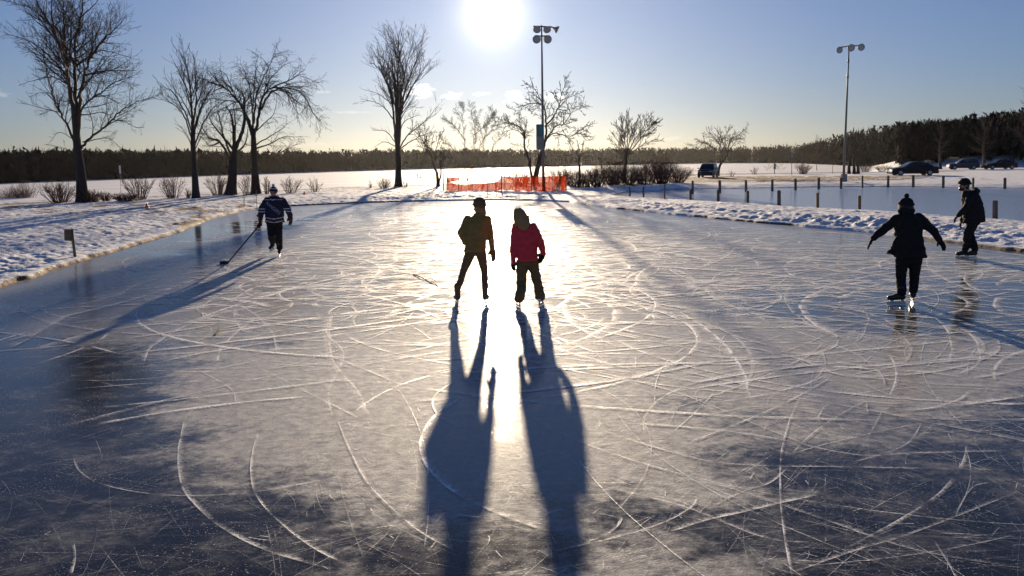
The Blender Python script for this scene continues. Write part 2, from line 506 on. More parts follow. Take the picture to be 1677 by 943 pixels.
def net_mat():
    m, t = newmat('orange_netting')
    uv = t.n('ShaderNodeUVMap', uv_map='uv').outputs[0]
    s = t.n('ShaderNodeSeparateXYZ', {0: uv})
    def grid(x, p, w):
        q = t.m('ABSOLUTE', t.m('SUBTRACT', t.m('FRACT', t.m('DIVIDE', x, p)), 0.5))
        return t.m('GREATER_THAN', q, 0.5 - w)
    fold = t.noise(t.n('ShaderNodeMapping', {0: uv, 3: (3.0, .6, 1)}).outputs[0], 1.0, 4, .6)
    g = t.m('MAXIMUM', t.step(.5, .62, fold), t.m('MAXIMUM', grid(s.outputs[0], 0.07, 0.33), grid(s.outputs[1], 0.05, 0.35)))
    d = t.n('ShaderNodeBsdfDiffuse', {0: (0.36, 0.035, 0.012, 1)})
    l = t.n('ShaderNodeBsdfTranslucent', {0: (0.42, 0.045, 0.012, 1)})
    a = t.n('ShaderNodeMixShader', {0: 0.38, 1: d.outputs[0], 2: l.outputs[0]})
    tr = t.n('ShaderNodeBsdfTransparent')
    mx = t.n('ShaderNodeMixShader', {0: g, 1: tr.outputs[0], 2: a.outputs[0]})
    t.t.links.new(mx.outputs[0], t.out.inputs[0])
    return m


# ------------------------------------------------------------------ sun and sky
SUNPX = (808, 19)
sd = ray(*SUNPX).normalized()
SEL, SAZ = math.asin(sd.z), math.atan2(sd.x, sd.y)
SUN_STRENGTH, SKY_STRENGTH, EXPOSURE = 5.0, 0.05, 0.80
sl = bpy.data.lights.new('sun', 'SUN')
sl.energy, sl.angle, sl.color = SUN_STRENGTH, R(0.6), (1.0, 0.80, 0.56)
so = bpy.data.objects.new('sun', sl)
COL.objects.link(so)
so.rotation_euler = sd.to_track_quat('Z', 'Y').to_euler()
so.location = (0, 0, 60)

SKY_POW, SKY_GAIN = 0.80, (0.60, 0.775, 1.28)
w = bpy.data.worlds.new('World')
scene.world = w
w.use_nodes = True
w.node_tree.nodes.clear()
T = NT(w.node_tree)
sky = T.n('ShaderNodeTexSky', sky_type='NISHITA', sun_disc=False)
sky.sun_elevation, sky.sun_rotation = SEL, SAZ
sky.altitude, sky.air_density, sky.dust_density, sky.ozone_density = 60, 1.0, 0.5, 2.4
gen = T.n('ShaderNodeTexCoord').outputs['Generated']
dirn = T.n('ShaderNodeVectorMath', {0: gen}, operation='NORMALIZE').outputs[0]
dt = T.n('ShaderNodeVectorMath', {0: dirn, 1: tuple(sd)}, operation='DOT_PRODUCT').outputs['Value']
ang = T.m('ARCCOSINE', T.m('MINIMUM', dt, 0.9999999))
aq = T.m('DIVIDE', ang, R(0.64))
aq2 = T.m('DIVIDE', ang, R(1.8))
core = T.m('MULTIPLY', T.m('EXPONENT', T.m('MULTIPLY', T.m('MULTIPLY', aq, aq), -1.0)), 90.0)
halo = T.m('MULTIPLY', T.m('EXPONENT', T.m('DIVIDE', ang, -R(1.5))), 7.5)
halo2 = T.m('MULTIPLY', T.m('EXPONENT', T.m('DIVIDE', ang, -R(7.0))), 0.2)
gl = T.n('ShaderNodeVectorMath', {0: (1.0, 0.93, 0.80), 'Scale': T.m('ADD', T.m('ADD', core, T.m('MULTIPLY', T.m('EXPONENT', T.m('MULTIPLY', T.m('MULTIPLY', aq2, aq2), -1.0)), 7.0)), T.m('ADD', halo, halo2))}, operation='SCALE').outputs[0]
# the camera's white balance and its flattened highlights: a soft curve on the sky
ssep = T.n('ShaderNodeSeparateXYZ', {0: sky.outputs[0]})
skyc = T.n('ShaderNodeCombineXYZ', {i: T.m('MULTIPLY', T.m('POWER', ssep.outputs[i], SKY_POW), g) for i, g in enumerate(SKY_GAIN)}).outputs[0]
skyc = T.n('ShaderNodeVectorMath', {0: skyc, 1: gl}, operation='ADD').outputs[0]
sx = T.n('ShaderNodeSeparateXYZ', {0: dirn})
azn, eln = T.m('ARCTAN2', sx.outputs[0], sx.outputs[1]), T.m('ARCSINE', sx.outputs[2])
sv = T.n('ShaderNodeCombineXYZ', {0: azn, 1: T.m('MULTIPLY', eln, 2.2)}).outputs[0]
cn = T.noise(sv, 95.0, 5, 0.62, 0.3)
cn2 = T.noise(sv, 30.0, 4, 0.6)
for (px, py, wx, wy, dens, soft) in [(688, 150, 26, 15, 1.0, .5), (742, 157, 26, 8, 1.0, .6), (786, 154, 18, 5, .7, .6), (845, 160, 24, 14, 1.0, .6), (905, 160, 28, 10, 1.0, .6),
                                     (570, 184, 50, 3.5, .35, .8), (528, 150, 16, 4, .4, .8), (4, 156, 15, 9, .4, .8), (960, 232, 260, 9, .28, 1.2), (500, 236, 120, 7, .22, 1.2), (1080, 226, 90, 6, .2, 1.2)]:
    q = ray(px, py).normalized()
    a0, e0 = math.atan2(q.x, q.y), math.asin(q.z)
    du = T.m('DIVIDE', T.m('SUBTRACT', azn, a0), wx / F)
    dv = T.m('DIVIDE', T.m('SUBTRACT', eln, e0), wy / F)
    rr = T.m('SQRT', T.m('ADD', T.m('MULTIPLY', du, du), T.m('MULTIPLY', dv, dv)))
    k_ = T.m('ADD', T.m('SUBTRACT', 1.0, rr), T.m('MULTIPLY', T.m('SUBTRACT', T.m('ADD', T.m('MULTIPLY', cn, .75), T.m('MULTIPLY', cn2, .25)), 0.52), 3.2))
    mk = T.m('MULTIPLY', T.step(0.1, 0.1 + soft, k_), dens)
    colr = (9.0, 8.4, 7.2) if dens > .45 else (4.2, 3.3, 2.6)
    skyc = T.n('ShaderNodeVectorMath', {0: skyc, 1: T.n('ShaderNodeVectorMath', {0: colr, 'Scale': mk}, operation='SCALE').outputs[0]}, operation='ADD').outputs[0]
bg = T.n('ShaderNodeBackground', {0: skyc, 1: SKY_STRENGTH})
wo = T.n('ShaderNodeOutputWorld', {0: bg.outputs[0]})

scene.view_settings.view_transform = 'Standard'
scene.view_settings.look = 'None'
scene.view_settings.gamma = 1.0
scene.view_settings.exposure = EXPOSURE
scene.view_settings.use_curve_mapping = False
scene.render.engine = 'CYCLES'
scene.cycles.use_denoising = True
scene.cycles.transparent_max_bounces = 24
scene.cycles.max_bounces = 8
scene.cycles.sample_clamp_indirect = 6.0


def quick_mesh(name, V, Q):
    me = bpy.data.meshes.new(name)
    Q = np.asarray(Q, np.int32)
    k = Q.shape[1]
    me.vertices.add(len(V)); me.vertices.foreach_set('co', np.asarray(V, np.float32).ravel())
    me.loops.add(Q.size); me.loops.foreach_set('vertex_index', Q.ravel())
    me.polygons.add(len(Q)); me.polygons.foreach_set('loop_start', np.arange(0, Q.size, k, dtype=np.int32))
    me.update(calc_edges=True)
    return me


def catmull(P, n=10):
    P = [Vector(p) for p in P]
    if len(P) < 3:
        return [P[0].lerp(P[-1], i / n) for i in range(n + 1)]
    out = []
    E = [P[0] * 2 - P[1]] + P + [P[-1] * 2 - P[-2]]
    for i in range(1, len(E) - 2):
        a, b, c, d = E[i - 1], E[i], E[i + 1], E[i + 2]
        for s in range(n):
            t = s / n
            out.append(0.5 * ((2 * b) + (c - a) * t + (2 * a - 5 * b + 4 * c - d) * t * t + (3 * b - a - 3 * c + d) * t ** 3))
    out.append(P[-1])
    return out



# ================================================================== people
UPV = Vector((0, 0, 1))


def cap(mb, a, b, ra, rb, n=14):
    a, b = Vector(a), Vector(b)
    mb.sphere(a, ra, u=n, w=8); mb.sphere(b, rb, u=n, w=8)
    if (b - a).length > 1e-5: mb.tube([a, a.lerp(b, .5), b], [ra, (ra + rb) / 2, rb], n)


def chain(mb, pts, rs, n=14):
    for i in range(len(pts) - 1): cap(mb, pts[i], pts[i + 1], rs[i], rs[i + 1], n)


def loft(mb, secs, side, front, n=28, pw=2.4):
    vs = []
    for c, hw, hd in secs:
        for j in range(n):
            q = 2 * math.pi * j / n
            cx_, sy_ = math.cos(q), math.sin(q)
            e = 2 / pw
            vs.append(Vector(c) + side * (hw * math.copysign(abs(cx_) ** e, cx_)) + front * (hd * math.copysign(abs(sy_) ** e, sy_)))
    m = len(secs)
    fs = [(i * n + j, i * n + (j + 1) % n, (i + 1) * n + (j + 1) % n, (i + 1) * n + j) for i in range(m - 1) for j in range(n)]
    fs.append(tuple(range(n))[::-1]); fs.append(tuple(range((m - 1) * n, m * n)))
    mb.add(vs, fs)


def fuse(name, mb, mat, parent, voxel=.012, smooth=4, wrinkle=0.0, ws=9.0, seed=0):
    """one continuous surface from overlapping volumes"""
    me = mb.mesh('tmp')
    bm = bmesh.new(); bm.from_mesh(me); bmesh.ops.recalc_face_normals(bm, faces=bm.faces); bm.to_mesh(me); bm.free()
    o = bpy.data.objects.new('tmp', me); COL.objects.link(o)
    md = o.modifiers.new('r', 'REMESH'); md.mode = 'VOXEL'; md.voxel_size = voxel
    if smooth:
        sm = o.modifiers.new('s', 'SMOOTH'); sm.iterations = smooth; sm.factor = .5
    dg = bpy.context.evaluated_depsgraph_get()
    dg.update()
    out = bpy.data.meshes.new_from_object(o.evaluated_get(dg))
    bpy.data.objects.remove(o); bpy.data.meshes.remove(me)
    out.name = name
    out.materials.clear()
    if wrinkle:
        nv = len(out.vertices)
        for v in out.vertices:
            c = v.co
            d = mnoise.noise(Vector((c.x * ws, c.y * ws, c.z * ws * 1.5 + seed))) + .5 * mnoise.noise(Vector((c.x * ws * 2.3, c.y * ws * 2.3, c.z * ws * 2.6 + seed + 9)))
            v.co = c + v.normal * (d * wrinkle)
    return link(name, out, mat, parent, True)


def head(mb, c, f, k=1.0, tilt=0.0):
    f = Vector((f[0], f[1], 0)).normalized(); s = f.cross(UPV).normalized()
    u = (UPV + s * tilt).normalized()
    X = Matrix((s, f, u)).transposed()
    g = lambda a, b, e: Vector(c) + (s * a + f * b + u * e) * k
    mb.sphere(g(0, -.012, .03), Vector((.074, .094, .092)) * k, X)
    mb.sphere(g(0, .022, -.045), Vector((.058, .066, .066)) * k, X)
    cap(mb, g(0, .07, -.093), g(0, .055, -.085), .022 * k, .034 * k)       # chin
    cap(mb, g(0, .088, .012), g(0, .108, -.028), .011 * k, .015 * k)       # nose
    for q in (-1, 1):
        cap(mb, g(.012 * q, .088, .024), g(.046 * q, .074, .026), .012 * k, .012 * k)    # brow
        mb.sphere(g(.044 * q, .064, -.03), Vector((.024, .022, .024)) * k, X)            # cheek
        mb.sphere(g(.077 * q, -.012, -.008), Vector((.011, .02, .032)) * k, X)           # ear
    cap(mb, g(-.022, .082, -.062), g(.022, .082, -.062), .0085 * k, .0085 * k)           # lips
    cap(mb, g(-.018, .080, -.073), g(.018, .080, -.073), .009 * k, .009 * k)
    return g, s, u, X


def hand(mb, w, d, n, th, k=1.0, curl=.35, fat=1.0):
    """w wrist, d pointing direction, n palm side, th thumb side"""
    d = Vector(d).normalized(); n = Vector(n); n = (n - d * n.dot(d)).normalized()
    s = d.cross(n).normalized()
    if s.dot(Vector(th)) < 0: s = -s
    w = Vector(w)
    for i, (o, L) in enumerate(((.030, .085), (.010, .092), (-.010, .088), (-.029, .078))):
        r = .0125 * k * fat
        k0 = w + d * (L * k) + s * (o * k)
        cap(mb, w + s * (o * .7 * k), k0, .015 * k * fat, r)
        dd, p = d.copy(), k0
        for l in ((.043, .046, .043, .034)[i], (.026, .030, .027, .021)[i], .021):
            dd = (dd * math.cos(curl) + n * math.sin(curl)).normalized()
            n2 = (n - dd * n.dot(dd)).normalized()
            q = p + dd * (l * k)
            cap(mb, p, q, .0095 * k * fat, .0085 * k * fat, 10)
            p = q; n = n2
        n = (n - d * n.dot(d)).normalized() if abs(n.dot(d)) < .99 else d.cross(s).normalized()
    p = w + d * .025 * k + s * .024 * k
    q = p + (d * .55 + s * .75 + n * .25).normalized() * .045 * k
    cap(mb, p, q, .016 * k * fat, .012 * k * fat, 10)
    cap(mb, q, q + (d * .85 + s * .35 + n * .3).normalized() * .032 * k, .0115 * k * fat, .0095 * k * fat, 10)


def ank(g, toe, k=1.0, z=.20):
    f = Vector((toe[0], toe[1], 0)).normalized()
    return g - f * (.06 * k) + UPV * (z * k)


def skate(parent, g, toe, mat, lean=0.0, shaft=.27, r=.05, k=1.0, pitch=0.0):
    """boot on a steel runner; g is where the runner meets the ice"""
    f = Vector((toe[0], toe[1], 0)).normalized(); s = f.cross(UPV)
    u = (UPV + s * lean).normalized()
    f = (f + UPV * pitch).normalized()
    o = parent.location
    P = lambda a, z, b=0.0: g + f * (a * k) + u * (z * k) + s * (b * k)
    b = MB(o)
    chain(b, [P(-.085, .112), P(-.02, .112), P(.06, .104), P(.115, .099)], [.040 * k, .044 * k, .042 * k, .036 * k])
    chain(b, [P(-.07, .12), P(-.062, .19), P(-.06, shaft)], [.046 * k, .047 * k, r * k])
    chain(b, [P(-.04, .15), P(.03, .125)], [.045 * k, .038 * k])
    cap(b, P(-.03, .2), P(-.035, shaft + .015), .035 * k, .034 * k)
    bo = fuse('skate', b, mat, parent, .008, 3)
    bl = MB(o)
    R3 = Matrix((f, s, u)).transposed()
    bl.box(P(.01, .020), (.285 * k, .005, .034 * k), R3, .002)
    bl.box(P(.01, .042), (.25 * k, .014, .012 * k), R3, .003)
    for a in (-.075, .075): bl.box(P(a, .058), (.055 * k, .02, .034 * k), R3, .004)
    x = bl.build('blade', M['bladem'], bo, False)
    return bo


class Person:
    def __init__(s, crop, feet, label, Y=None, group=None):
        s.ox, s.oy, s.sc = crop
        s.g = [s.at0(*f) for f in feet]
        s.Y = Y if Y is not None else sum(g.y for g in s.g) / len(s.g)
        c = sum(s.g, Vector()) / len(s.g)
        s.base = Vector((c.x, s.Y, 0))
        s.root = empty('person', s.base, label, 'person', group)
        s.m = (s.Y / math.cos(PITCH)) / F / s.sc      # metres per crop unit, roughly

    def at0(s, X, Y): return at(s.ox + X / s.sc, s.oy + Y / s.sc, 0)
    def p(s, X, Y, d=0.0): return aty(s.ox + X / s.sc, s.oy + Y / s.sc, s.Y + d)
    def mb(s): return MB(s.base)


def sections(pr, lst):                     # (X, Y, half width in crop units, half depth in metres, offset away)
    return [(pr.p(X, Y, off), hw * pr.m, hd) for X, Y, hw, hd, off in lst]


SIDE, AWAY = Vector((1, 0, 0)), Vector((0, 1, 0))
GC = 'skaters on the rink'


def inner_body(pr, hc, f, k, neck, sh, el, wr, hips, kn, an, torso, tilt=0.0):
    """bare figure under the clothes: head, neck, trunk, limbs in one surface"""
    b = pr.mb()
    info = head(b, hc, f, k, tilt)
    chain(b, [Vector(hc) - UPV * .05, neck], [.055, .06])
    loft(b, torso, SIDE, AWAY)
    chain(b, [neck, sum(sh, Vector()) / 2], [.06, .075])
    for i in range(2):
        chain(b, [sum(sh, Vector()) / 2, sh[i], el[i], wr[i]], [.06, .05, .038, .028])
        chain(b, [hips[i], kn[i], an[i]], [.075, .048, .036])
        cap(b, an[i], an[i] - UPV * .05, .036, .036)
    return fuse('body', b, M['skin'], pr.root, .010, 3), info


def beanie(pr, c, f, k, mat, tilt=0.0, pom=None, cuff=None, name='knit_hat', tall=1.0, roll=.020):
    f = Vector((f[0], f[1], 0)).normalized(); s = f.cross(UPV)
    u = (UPV + s * tilt).normalized()
    X = Matrix((s, f, u)).transposed()
    b = pr.mb()
    cc = Vector(c) + (u * .052 - f * .014) * k
    b.sphere(cc, Vector((.092, .110, .088 * tall)) * k, X)
    for j in range(24):
        q, q2 = 2 * math.pi * j / 24, 2 * math.pi * (j + 1) / 24
        e = lambda t: cc + (s * math.cos(t) * .090 + f * math.sin(t) * .108 - u * (.012 - .012 * math.sin(t))) * k
        cap(b, e(q), e(q2), roll * k, roll * k, 8)
    o = fuse(name, b, mat, pr.root, .008, 3, .003, 22)
    if cuff:
        cb = pr.mb()
        for j in range(24):
            q, q2 = 2 * math.pi * j / 24, 2 * math.pi * (j + 1) / 24
            e = lambda t: cc + (s * math.cos(t) * .093 + f * math.sin(t) * .110 + u * (.036 + .006 * math.sin(t))) * k
            cap(cb, e(q), e(q2), .011 * k, .011 * k, 8)
        fuse('hat_band', cb, M[cuff], o, .006, 2)
    if pom:
        pb = pr.mb()
        pb.sphere(cc + u * (.088 * tall + .022) * k, .038 * k)
        fuse('pompom', pb, M[pom], o, .007, 2, .006, 60)
    return o


# ---- skater in the olive jacket, seen from behind
K6 = (700, 310, 4.4917)
a = Person(K6, [(218, 842), (432, 842)], 'skater in an olive jacket and dark cap with one hand at the pocket')
p = a.p
sh, el, wr = [p(292, 225), p(445, 222)], [p(250, 322, -.03), p(462, 335)], [p(282, 388, .06), p(478, 440, -.02)]
hips, kn = [p(318, 462), p(392, 462)], [p(264, 600, .02), p(420, 600, .02)]
an = [ank(a.g[0], (-.25, 1)), ank(a.g[1], (.2, 1))]
hc = p(380, 132)
fc = (-.62, .78)
bd, hi = inner_body(a, hc, fc, .98, p(384, 188), sh, el, wr, hips, kn, an,
                    sections(a, [(372, 215, 45, .07, 0), (368, 270, 60, .09, 0), (360, 350, 55, .085, 0), (355, 440, 62, .09, 0), (355, 475, 58, .09, 0)]))
j = a.mb()
loft(j, sections(a, [(384, 178, 33, .075, 0), (380, 196, 48, .085, 0), (374, 212, 78, .10, 0), (368, 250, 84, .125, 0), (364, 320, 80, .125, 0), (356, 390, 76, .12, 0), (350, 435, 79, .13, 0), (350, 462, 80, .13, 0)]), SIDE, AWAY)
chain(j, [sh[0] + Vector((.01, 0, 0)), el[0], wr[0]], [.068, .060, .052])
chain(j, [sh[1] - Vector((.01, 0, 0)), el[1], wr[1]], [.068, .056, .044])
for q in range(16):                                       # collar
    t_ = 2 * math.pi * q / 16; t2 = 2 * math.pi * (q + 1) / 16
    e = lambda t: p(383, 180) + Vector((math.cos(t) * .078, math.sin(t) * .078, 0))
    cap(j, e(t_), e(t2), .02, .02, 8)
fuse('jacket', j, M['olive'], a.root, .014, 3, .015, 9, 1)
j = a.mb()
loft(j, sections(a, [(352, 430, 66, .11, 0), (354, 458, 66, .115, 0), (355, 480, 58, .11, 0)]), SIDE, AWAY)
chain(j, [hips[0], hips[0].lerp(kn[0], .5) + Vector((0, .01, 0)), kn[0], an[0].lerp(kn[0], .45), an[0] + UPV * .06], [.092, .075, .058, .056, .046])
chain(j, [hips[1], hips[1].lerp(kn[1], .5) + Vector((0, .01, 0)), kn[1], an[1].lerp(kn[1], .45), an[1] + UPV * .06], [.092, .075, .058, .056, .046])
fuse('trousers', j, M['brownp'], a.root, .015, 4, .005, 11, 2)
for i, mt in ((0, 'boot'), (1, 'tanboot')):
    skate(a.root, a.g[i] + Vector((0, 0, 0)), (-.25 if i == 0 else .2, 1), M['tanboot'], shaft=.30, r=.057)
gl = a.mb(); cap(gl, wr[1].lerp(el[1], .1), wr[1], .036, .03); hand(gl, wr[1], p(484, 480, -.02) - wr[1], (-.25, -1, 0), (-1, 0, 0), 1.05, .16, 1.5)
fuse('glove', gl, M['brownp'], a.root, .006, 2)
gl = a.mb(); hand(gl, wr[0], p(312, 428, .10) - wr[0], (1, .2, 0), (0, -1, .3), .95, .4)
fuse('glove', gl, M['brownp'], a.root, .006, 2)
cp = beanie(a, hc, fc, 1.1, M['brownp'], name='cap', roll=.008, tall=1.12)
g, s_, u_, X_ = hi
br = a.mb(); br.sphere(g(0, .095, .045), Vector((.066, .05, .016)), X_)
fuse('brim', br, M['brownp'], cp, .006, 2)
hr = a.mb(); hr.sphere(g(0, -.045, -.02), Vector((.085, .068, .10)), X_); hr.sphere(g(0, -.01, .01), Vector((.086, .085, .07)), X_); chain(hr, [g(.02, -.085, -.03), g(.03, -.09, -.10), g(.03, -.075, -.15)], [.045, .04, .022])
fuse('hair', hr, M['hairm'], a.root, .008, 2, .006, 40)

# ---- skater in the red jacket with long hair
b_ = Person(K6, [(668, 862), (836, 853)], 'long-haired skater in a red jacket leaning toward the skater beside them', group=None)
p = b_.p
sh, el, wr = [p(648, 278), p(778, 276)], [p(630, 400, -.02), p(834, 385, -.03)], [p(630, 515, -.05), p(852, 468, -.02)]
hips, kn = [p(696, 535), p(776, 530)], [p(690, 668, .02), p(800, 655, .02)]
an = [ank(b_.g[0], (-.3, 1)), ank(b_.g[1], (.35, 1))]
hc = p(675, 192)
fc = (-.45, .89)
bd, hi = inner_body(b_, hc, fc, .95, p(694, 240), sh, el, wr, hips, kn, an,
                    sections(b_, [(705, 275, 42, .07, 0), (712, 330, 58, .09, 0), (722, 420, 55, .085, 0), (735, 510, 60, .09, 0), (736, 545, 56, .09, 0)]), -.18)
j = b_.mb()
loft(j, sections(b_, [(690, 236, 38, .08, 0), (700, 252, 62, .10, 0), (708, 272, 82, .11, 0), (712, 330, 84, .13, 0), (720, 400, 84, .13, 0), (730, 470, 79, .135, 0), (738, 508, 76, .14, 0), (739, 526, 76, .14, 0)]), SIDE, AWAY)
chain(j, [sh[0], el[0], wr[0], p(629, 535, -.05)], [.066, .052, .042, .040])
chain(j, [sh[1], el[1], wr[1]], [.068, .056, .045])
fuse('jacket', j, M['red'], b_.root, .014, 3, .017, 9, 3)
j = b_.mb()
loft(j, sections(b_, [(736, 495, 64, .11, 0), (737, 525, 66, .115, 0), (737, 548, 60, .11, 0)]), SIDE, AWAY)
chain(j, [hips[0], kn[0], an[0].lerp(kn[0], .3) + Vector((.02, 0, 0)), an[0] - UPV * .045], [.095, .080, .078, .084])
chain(j, [hips[1], kn[1], an[1].lerp(kn[1], .3), an[1] - UPV * .045], [.095, .076, .076, .084])
fuse('trousers', j, M['brownp'], b_.root, .014, 3, .015, 10, 4)
for i in (0, 1): skate(b_.root, b_.g[i], (-.3 if i == 0 else .35, 1), M['whiteboot'], shaft=.24)
gl = b_.mb(); cap(gl, wr[1], wr[1].lerp(el[1], .08), .03, .034); hand(gl, wr[1], p(838, 505, -.02) - wr[1], (-.25, 1, 0), (-1, 0, 0), 1.0, .22, 1.5)
fuse('glove', gl, M['black'], b_.root, .006, 2)
gl = b_.mb(); hand(gl, p(630, 530, -.05), p(631, 570, -.05) - p(630, 530, -.05), (.2, 1, 0), (1, 0, 0), .85, .3, 1.5)
fuse('glove', gl, M['black'], b_.root, .006, 2)
hr = b_.mb()
g, s_, u_, X_ = hi
hr.sphere(g(0, -.02, .035), Vector((.090, .105, .095)), X_)
loft(hr, sections(b_, [(676, 150, 32, .09, 0), (680, 180, 47, .10, -.03), (688, 215, 54, .09, -.05), (698, 245, 54, .07, -.07), (706, 270, 40, .05, -.09), (712, 300, 20, .03, -.10)]), SIDE, AWAY, pw=2)
rh = random.Random(4)
for q in range(16):
    x0 = 640 + 100 * q / 15
    chain(hr, [p(x0, 200, -.07), p(x0 + 8 + rh.uniform(-4, 4), 245, -.10), p(x0 + 14 + rh.uniform(-10, 10), 275 + rh.uniform(-12, 20), -.11)], [.018, .016, .006], 8)
fuse('hair', hr, M['hairm'], b_.root, .007, 2, .006, 45, 2)

# ---- skater in the long black coat with spread arms
K7 = (1400, 280, 3.928)
c_ = Person(K7, [(270, 857), (368, 840)], 'skater in a long dark coat with both arms spread wide')
p = c_.p
sh, el, wr = [p(278, 305), p(408, 300)], [p(180, 380, -.04), p(500, 382, -.06)], [p(118, 434, -.05), p(544, 444, -.08)]
hips, kn = [p(304, 565), p(390, 560)], [p(295, 672, .03), p(382, 668, .03)]
an = [ank(c_.g[0], (-1, .18)), ank(c_.g[1], (.3, 1))]
hc = p(324, 226)
fc = (-.72, .69)
bd, hi = inner_body(c_, hc, fc, .98, p(332, 268), sh, el, wr, hips, kn, an,
                    sections(c_, [(340, 300, 60, .08, 0), (342, 350, 66, .11, 0), (346, 430, 64, .11, 0), (350, 520, 70, .12, 0), (350, 570, 64, .12, 0)]))
j = c_.mb()
loft(j, sections(c_, [(330, 262, 34, .085, 0), (334, 280, 52, .11, 0), (340, 300, 82, .13, 0), (342, 350, 84, .155, 0), (346, 420, 84, .155, 0), (350, 480, 90, .165, 0), (354, 530, 97, .18, 0), (357, 556, 99, .185, 0)]), SIDE, AWAY)
chain(j, [sh[0], el[0], wr[0]], [.082, .066, .050])
chain(j, [sh[1], el[1], wr[1]], [.082, .066, .050])
for t_ in range(7):                                       # blown coat tail
    t2 = t_ / 6
    chain(j, [p(268, 430 + 8 * t_, -.05), p(240 - 6 * t2, 490 + 6 * t_, .02), p(205 + 50 * t2, 530 + 2.5 * t_, .06)], [.024, .02, .012], 8)
fuse('coat', j, M['black'], c_.root, .014, 3, .019, 8, 5)
j = c_.mb()
loft(j, sections(c_, [(348, 520, 76, .13, 0), (348, 560, 78, .135, 0), (348, 590, 66, .125, 0)]), SIDE, AWAY)
chain(j, [hips[0], kn[0], an[0].lerp(kn[0], .3), an[0] + UPV * .0], [.108, .082, .076, .074])
chain(j, [hips[1], kn[1], an[1].lerp(kn[1], .3), an[1] + UPV * .0], [.108, .080, .074, .072])
fuse('trousers', j, M['black'], c_.root, .015, 4, .008, 10, 6)
skate(c_.root, c_.g[0], (-1, .18), M['boot'], shaft=.25, k=1.02)
skate(c_.root, c_.g[1], (.3, 1), M['boot'], shaft=.25, k=1.02)
for w_, e_, tip, th in ((wr[0], el[0], (84, 476), (1, 0, 0)), (wr[1], el[1], (574, 486), (-1, 0, 0))):
    gl = c_.mb(); cap(gl, w_, w_.lerp(e_, .1), .036, .042); hand(gl, w_, p(*tip, -.07) - w_, (0, -.4, -1), (th[0] * .3, .1, -1), 1.0, .24, 1.35)
    fuse('glove', gl, M['black'], c_.root, .006, 2)
beanie(c_, hc, fc, 1.0, M['black'], pom='black')
sc_ = c_.mb()
for q in range(20):
    t_, t2 = 2 * math.pi * q / 20, 2 * math.pi * (q + 1) / 20
    e = lambda t: p(331, 254) + Vector((math.cos(t) * .088, math.sin(t) * .088, .01 * math.sin(2 * t)))
    cap(sc_, e(t_), e(t2), .044, .044, 8)
fuse('scarf', sc_, M['black'], c_.root, .009, 2, .006, 14)
g, s_, u_, X_ = hi
hr = c_.mb(); hr.sphere(g(0, -.045, -.03), Vector((.088, .072, .10)), X_); hr.sphere(g(0, -.02, .0), Vector((.09, .08, .08)), X_); chain(hr, [g(.03, -.08, -.03), g(.03, -.085, -.1)], [.045, .03])
fuse('hair', hr, M['darkhair'], c_.root, .009, 2, .005, 40)

# ---- skater by the snowbank, in profile
d_ = Person(K7, [(690, 561), (748, 563)], 'skater in a hooded dark jacket and knit hat, in profile beside the snowbank')
p = d_.p
sh, el, wr = [p(744, 172, -.17), p(752, 172, .17)], [p(706, 244, -.22), p(715, 250, .2)], [p(668, 284, -.18), p(690, 318, .12)]
hips, kn = [p(758, 322, -.09), p(770, 322, .09)], [p(724, 402, -.09), p(738, 406, .09)]
an = [ank(d_.g[0], (-1, -.05), 1.05), ank(d_.g[1], (-1, .12), 1.05)]
hc = p(702, 90)
fc = (-1, -.12)
bd, hi = inner_body(d_, hc, fc, 1.0, p(726, 130), sh, el, wr, hips, kn, an,
                    [(x, h_, w_) for x, w_, h_ in [(p(745, 165), .15, .075), (p(752, 220), .15, .10), (p(762, 300), .14, .10), (p(764, 335), .14, .10)]])
j = d_.mb()
loft(j, [(p(X, Y), hw * d_.m, hd) for X, Y, hw, hd in [(730, 124, 28, .08), (738, 140, 42, .13), (746, 160, 52, .19), (752, 205, 60, .21), (760, 260, 66, .20), (766, 300, 68, .195), (765, 326, 66, .19)]], SIDE, AWAY)
chain(j, [sh[0], el[0], wr[0]], [.08, .068, .052]); chain(j, [sh[1], el[1], wr[1]], [.08, .068, .052])
chain(j, [p(772, 116), p(786, 132), p(778, 148)], [.05, .062, .05]); chain(j, [p(776, 130, -.08), p(784, 134), p(776, 130, .08)], [.05, .06, .05])
chain(j, [p(715, 318, -.1), p(704, 332, -.06), p(715, 328, .05)], [.045, .03, .04])
fuse('hooded_jacket', j, M['black'], d_.root, .013, 3, .018, 8, 7)
j = d_.mb()
loft(j, [(p(762, 305), .13, .17), (p(762, 325), .13, .175), (p(762, 342), .11, .16)], SIDE, AWAY)
for i in (0, 1):
    chain(j, [hips[i], kn[i], an[i].lerp(kn[i], .45) + Vector((.015, 0, 0)), an[i] + UPV * .0], [.105, .086, .082, .078])
fuse('trousers', j, M['black'], d_.root, .014, 3, .015, 10, 8)
skate(d_.root, d_.g[0], (-1, -.05), M['boot'], shaft=.25, k=1.05)
skate(d_.root, d_.g[1], (-1, .12), M['boot'], shaft=.25, k=1.05)
for i, tip in ((0, (646, 304, -.16)), (1, (676, 345, .1))):
    gl = d_.mb(); cap(gl, wr[i], wr[i].lerp(el[i], .1), .036, .042); hand(gl, wr[i], p(*tip) - wr[i], (1, 0, -.5), (-.3, 0, 1), 1.05, .4, 1.1)
    fuse('glove', gl, M['black'], d_.root, .006, 2)
h_ = beanie(d_, hc, fc, 1.16, M['black'])
g, s_, u_, X_ = hi
br = d_.mb()
br.sphere(g(0, .09, .045), Vector((.08, .05, .026)), X_)
fuse('brim', br, M['black'], h_, .007, 2)
hr = d_.mb(); hr.sphere(g(0, -.045, -.02), Vector((.09, .075, .10)), X_)
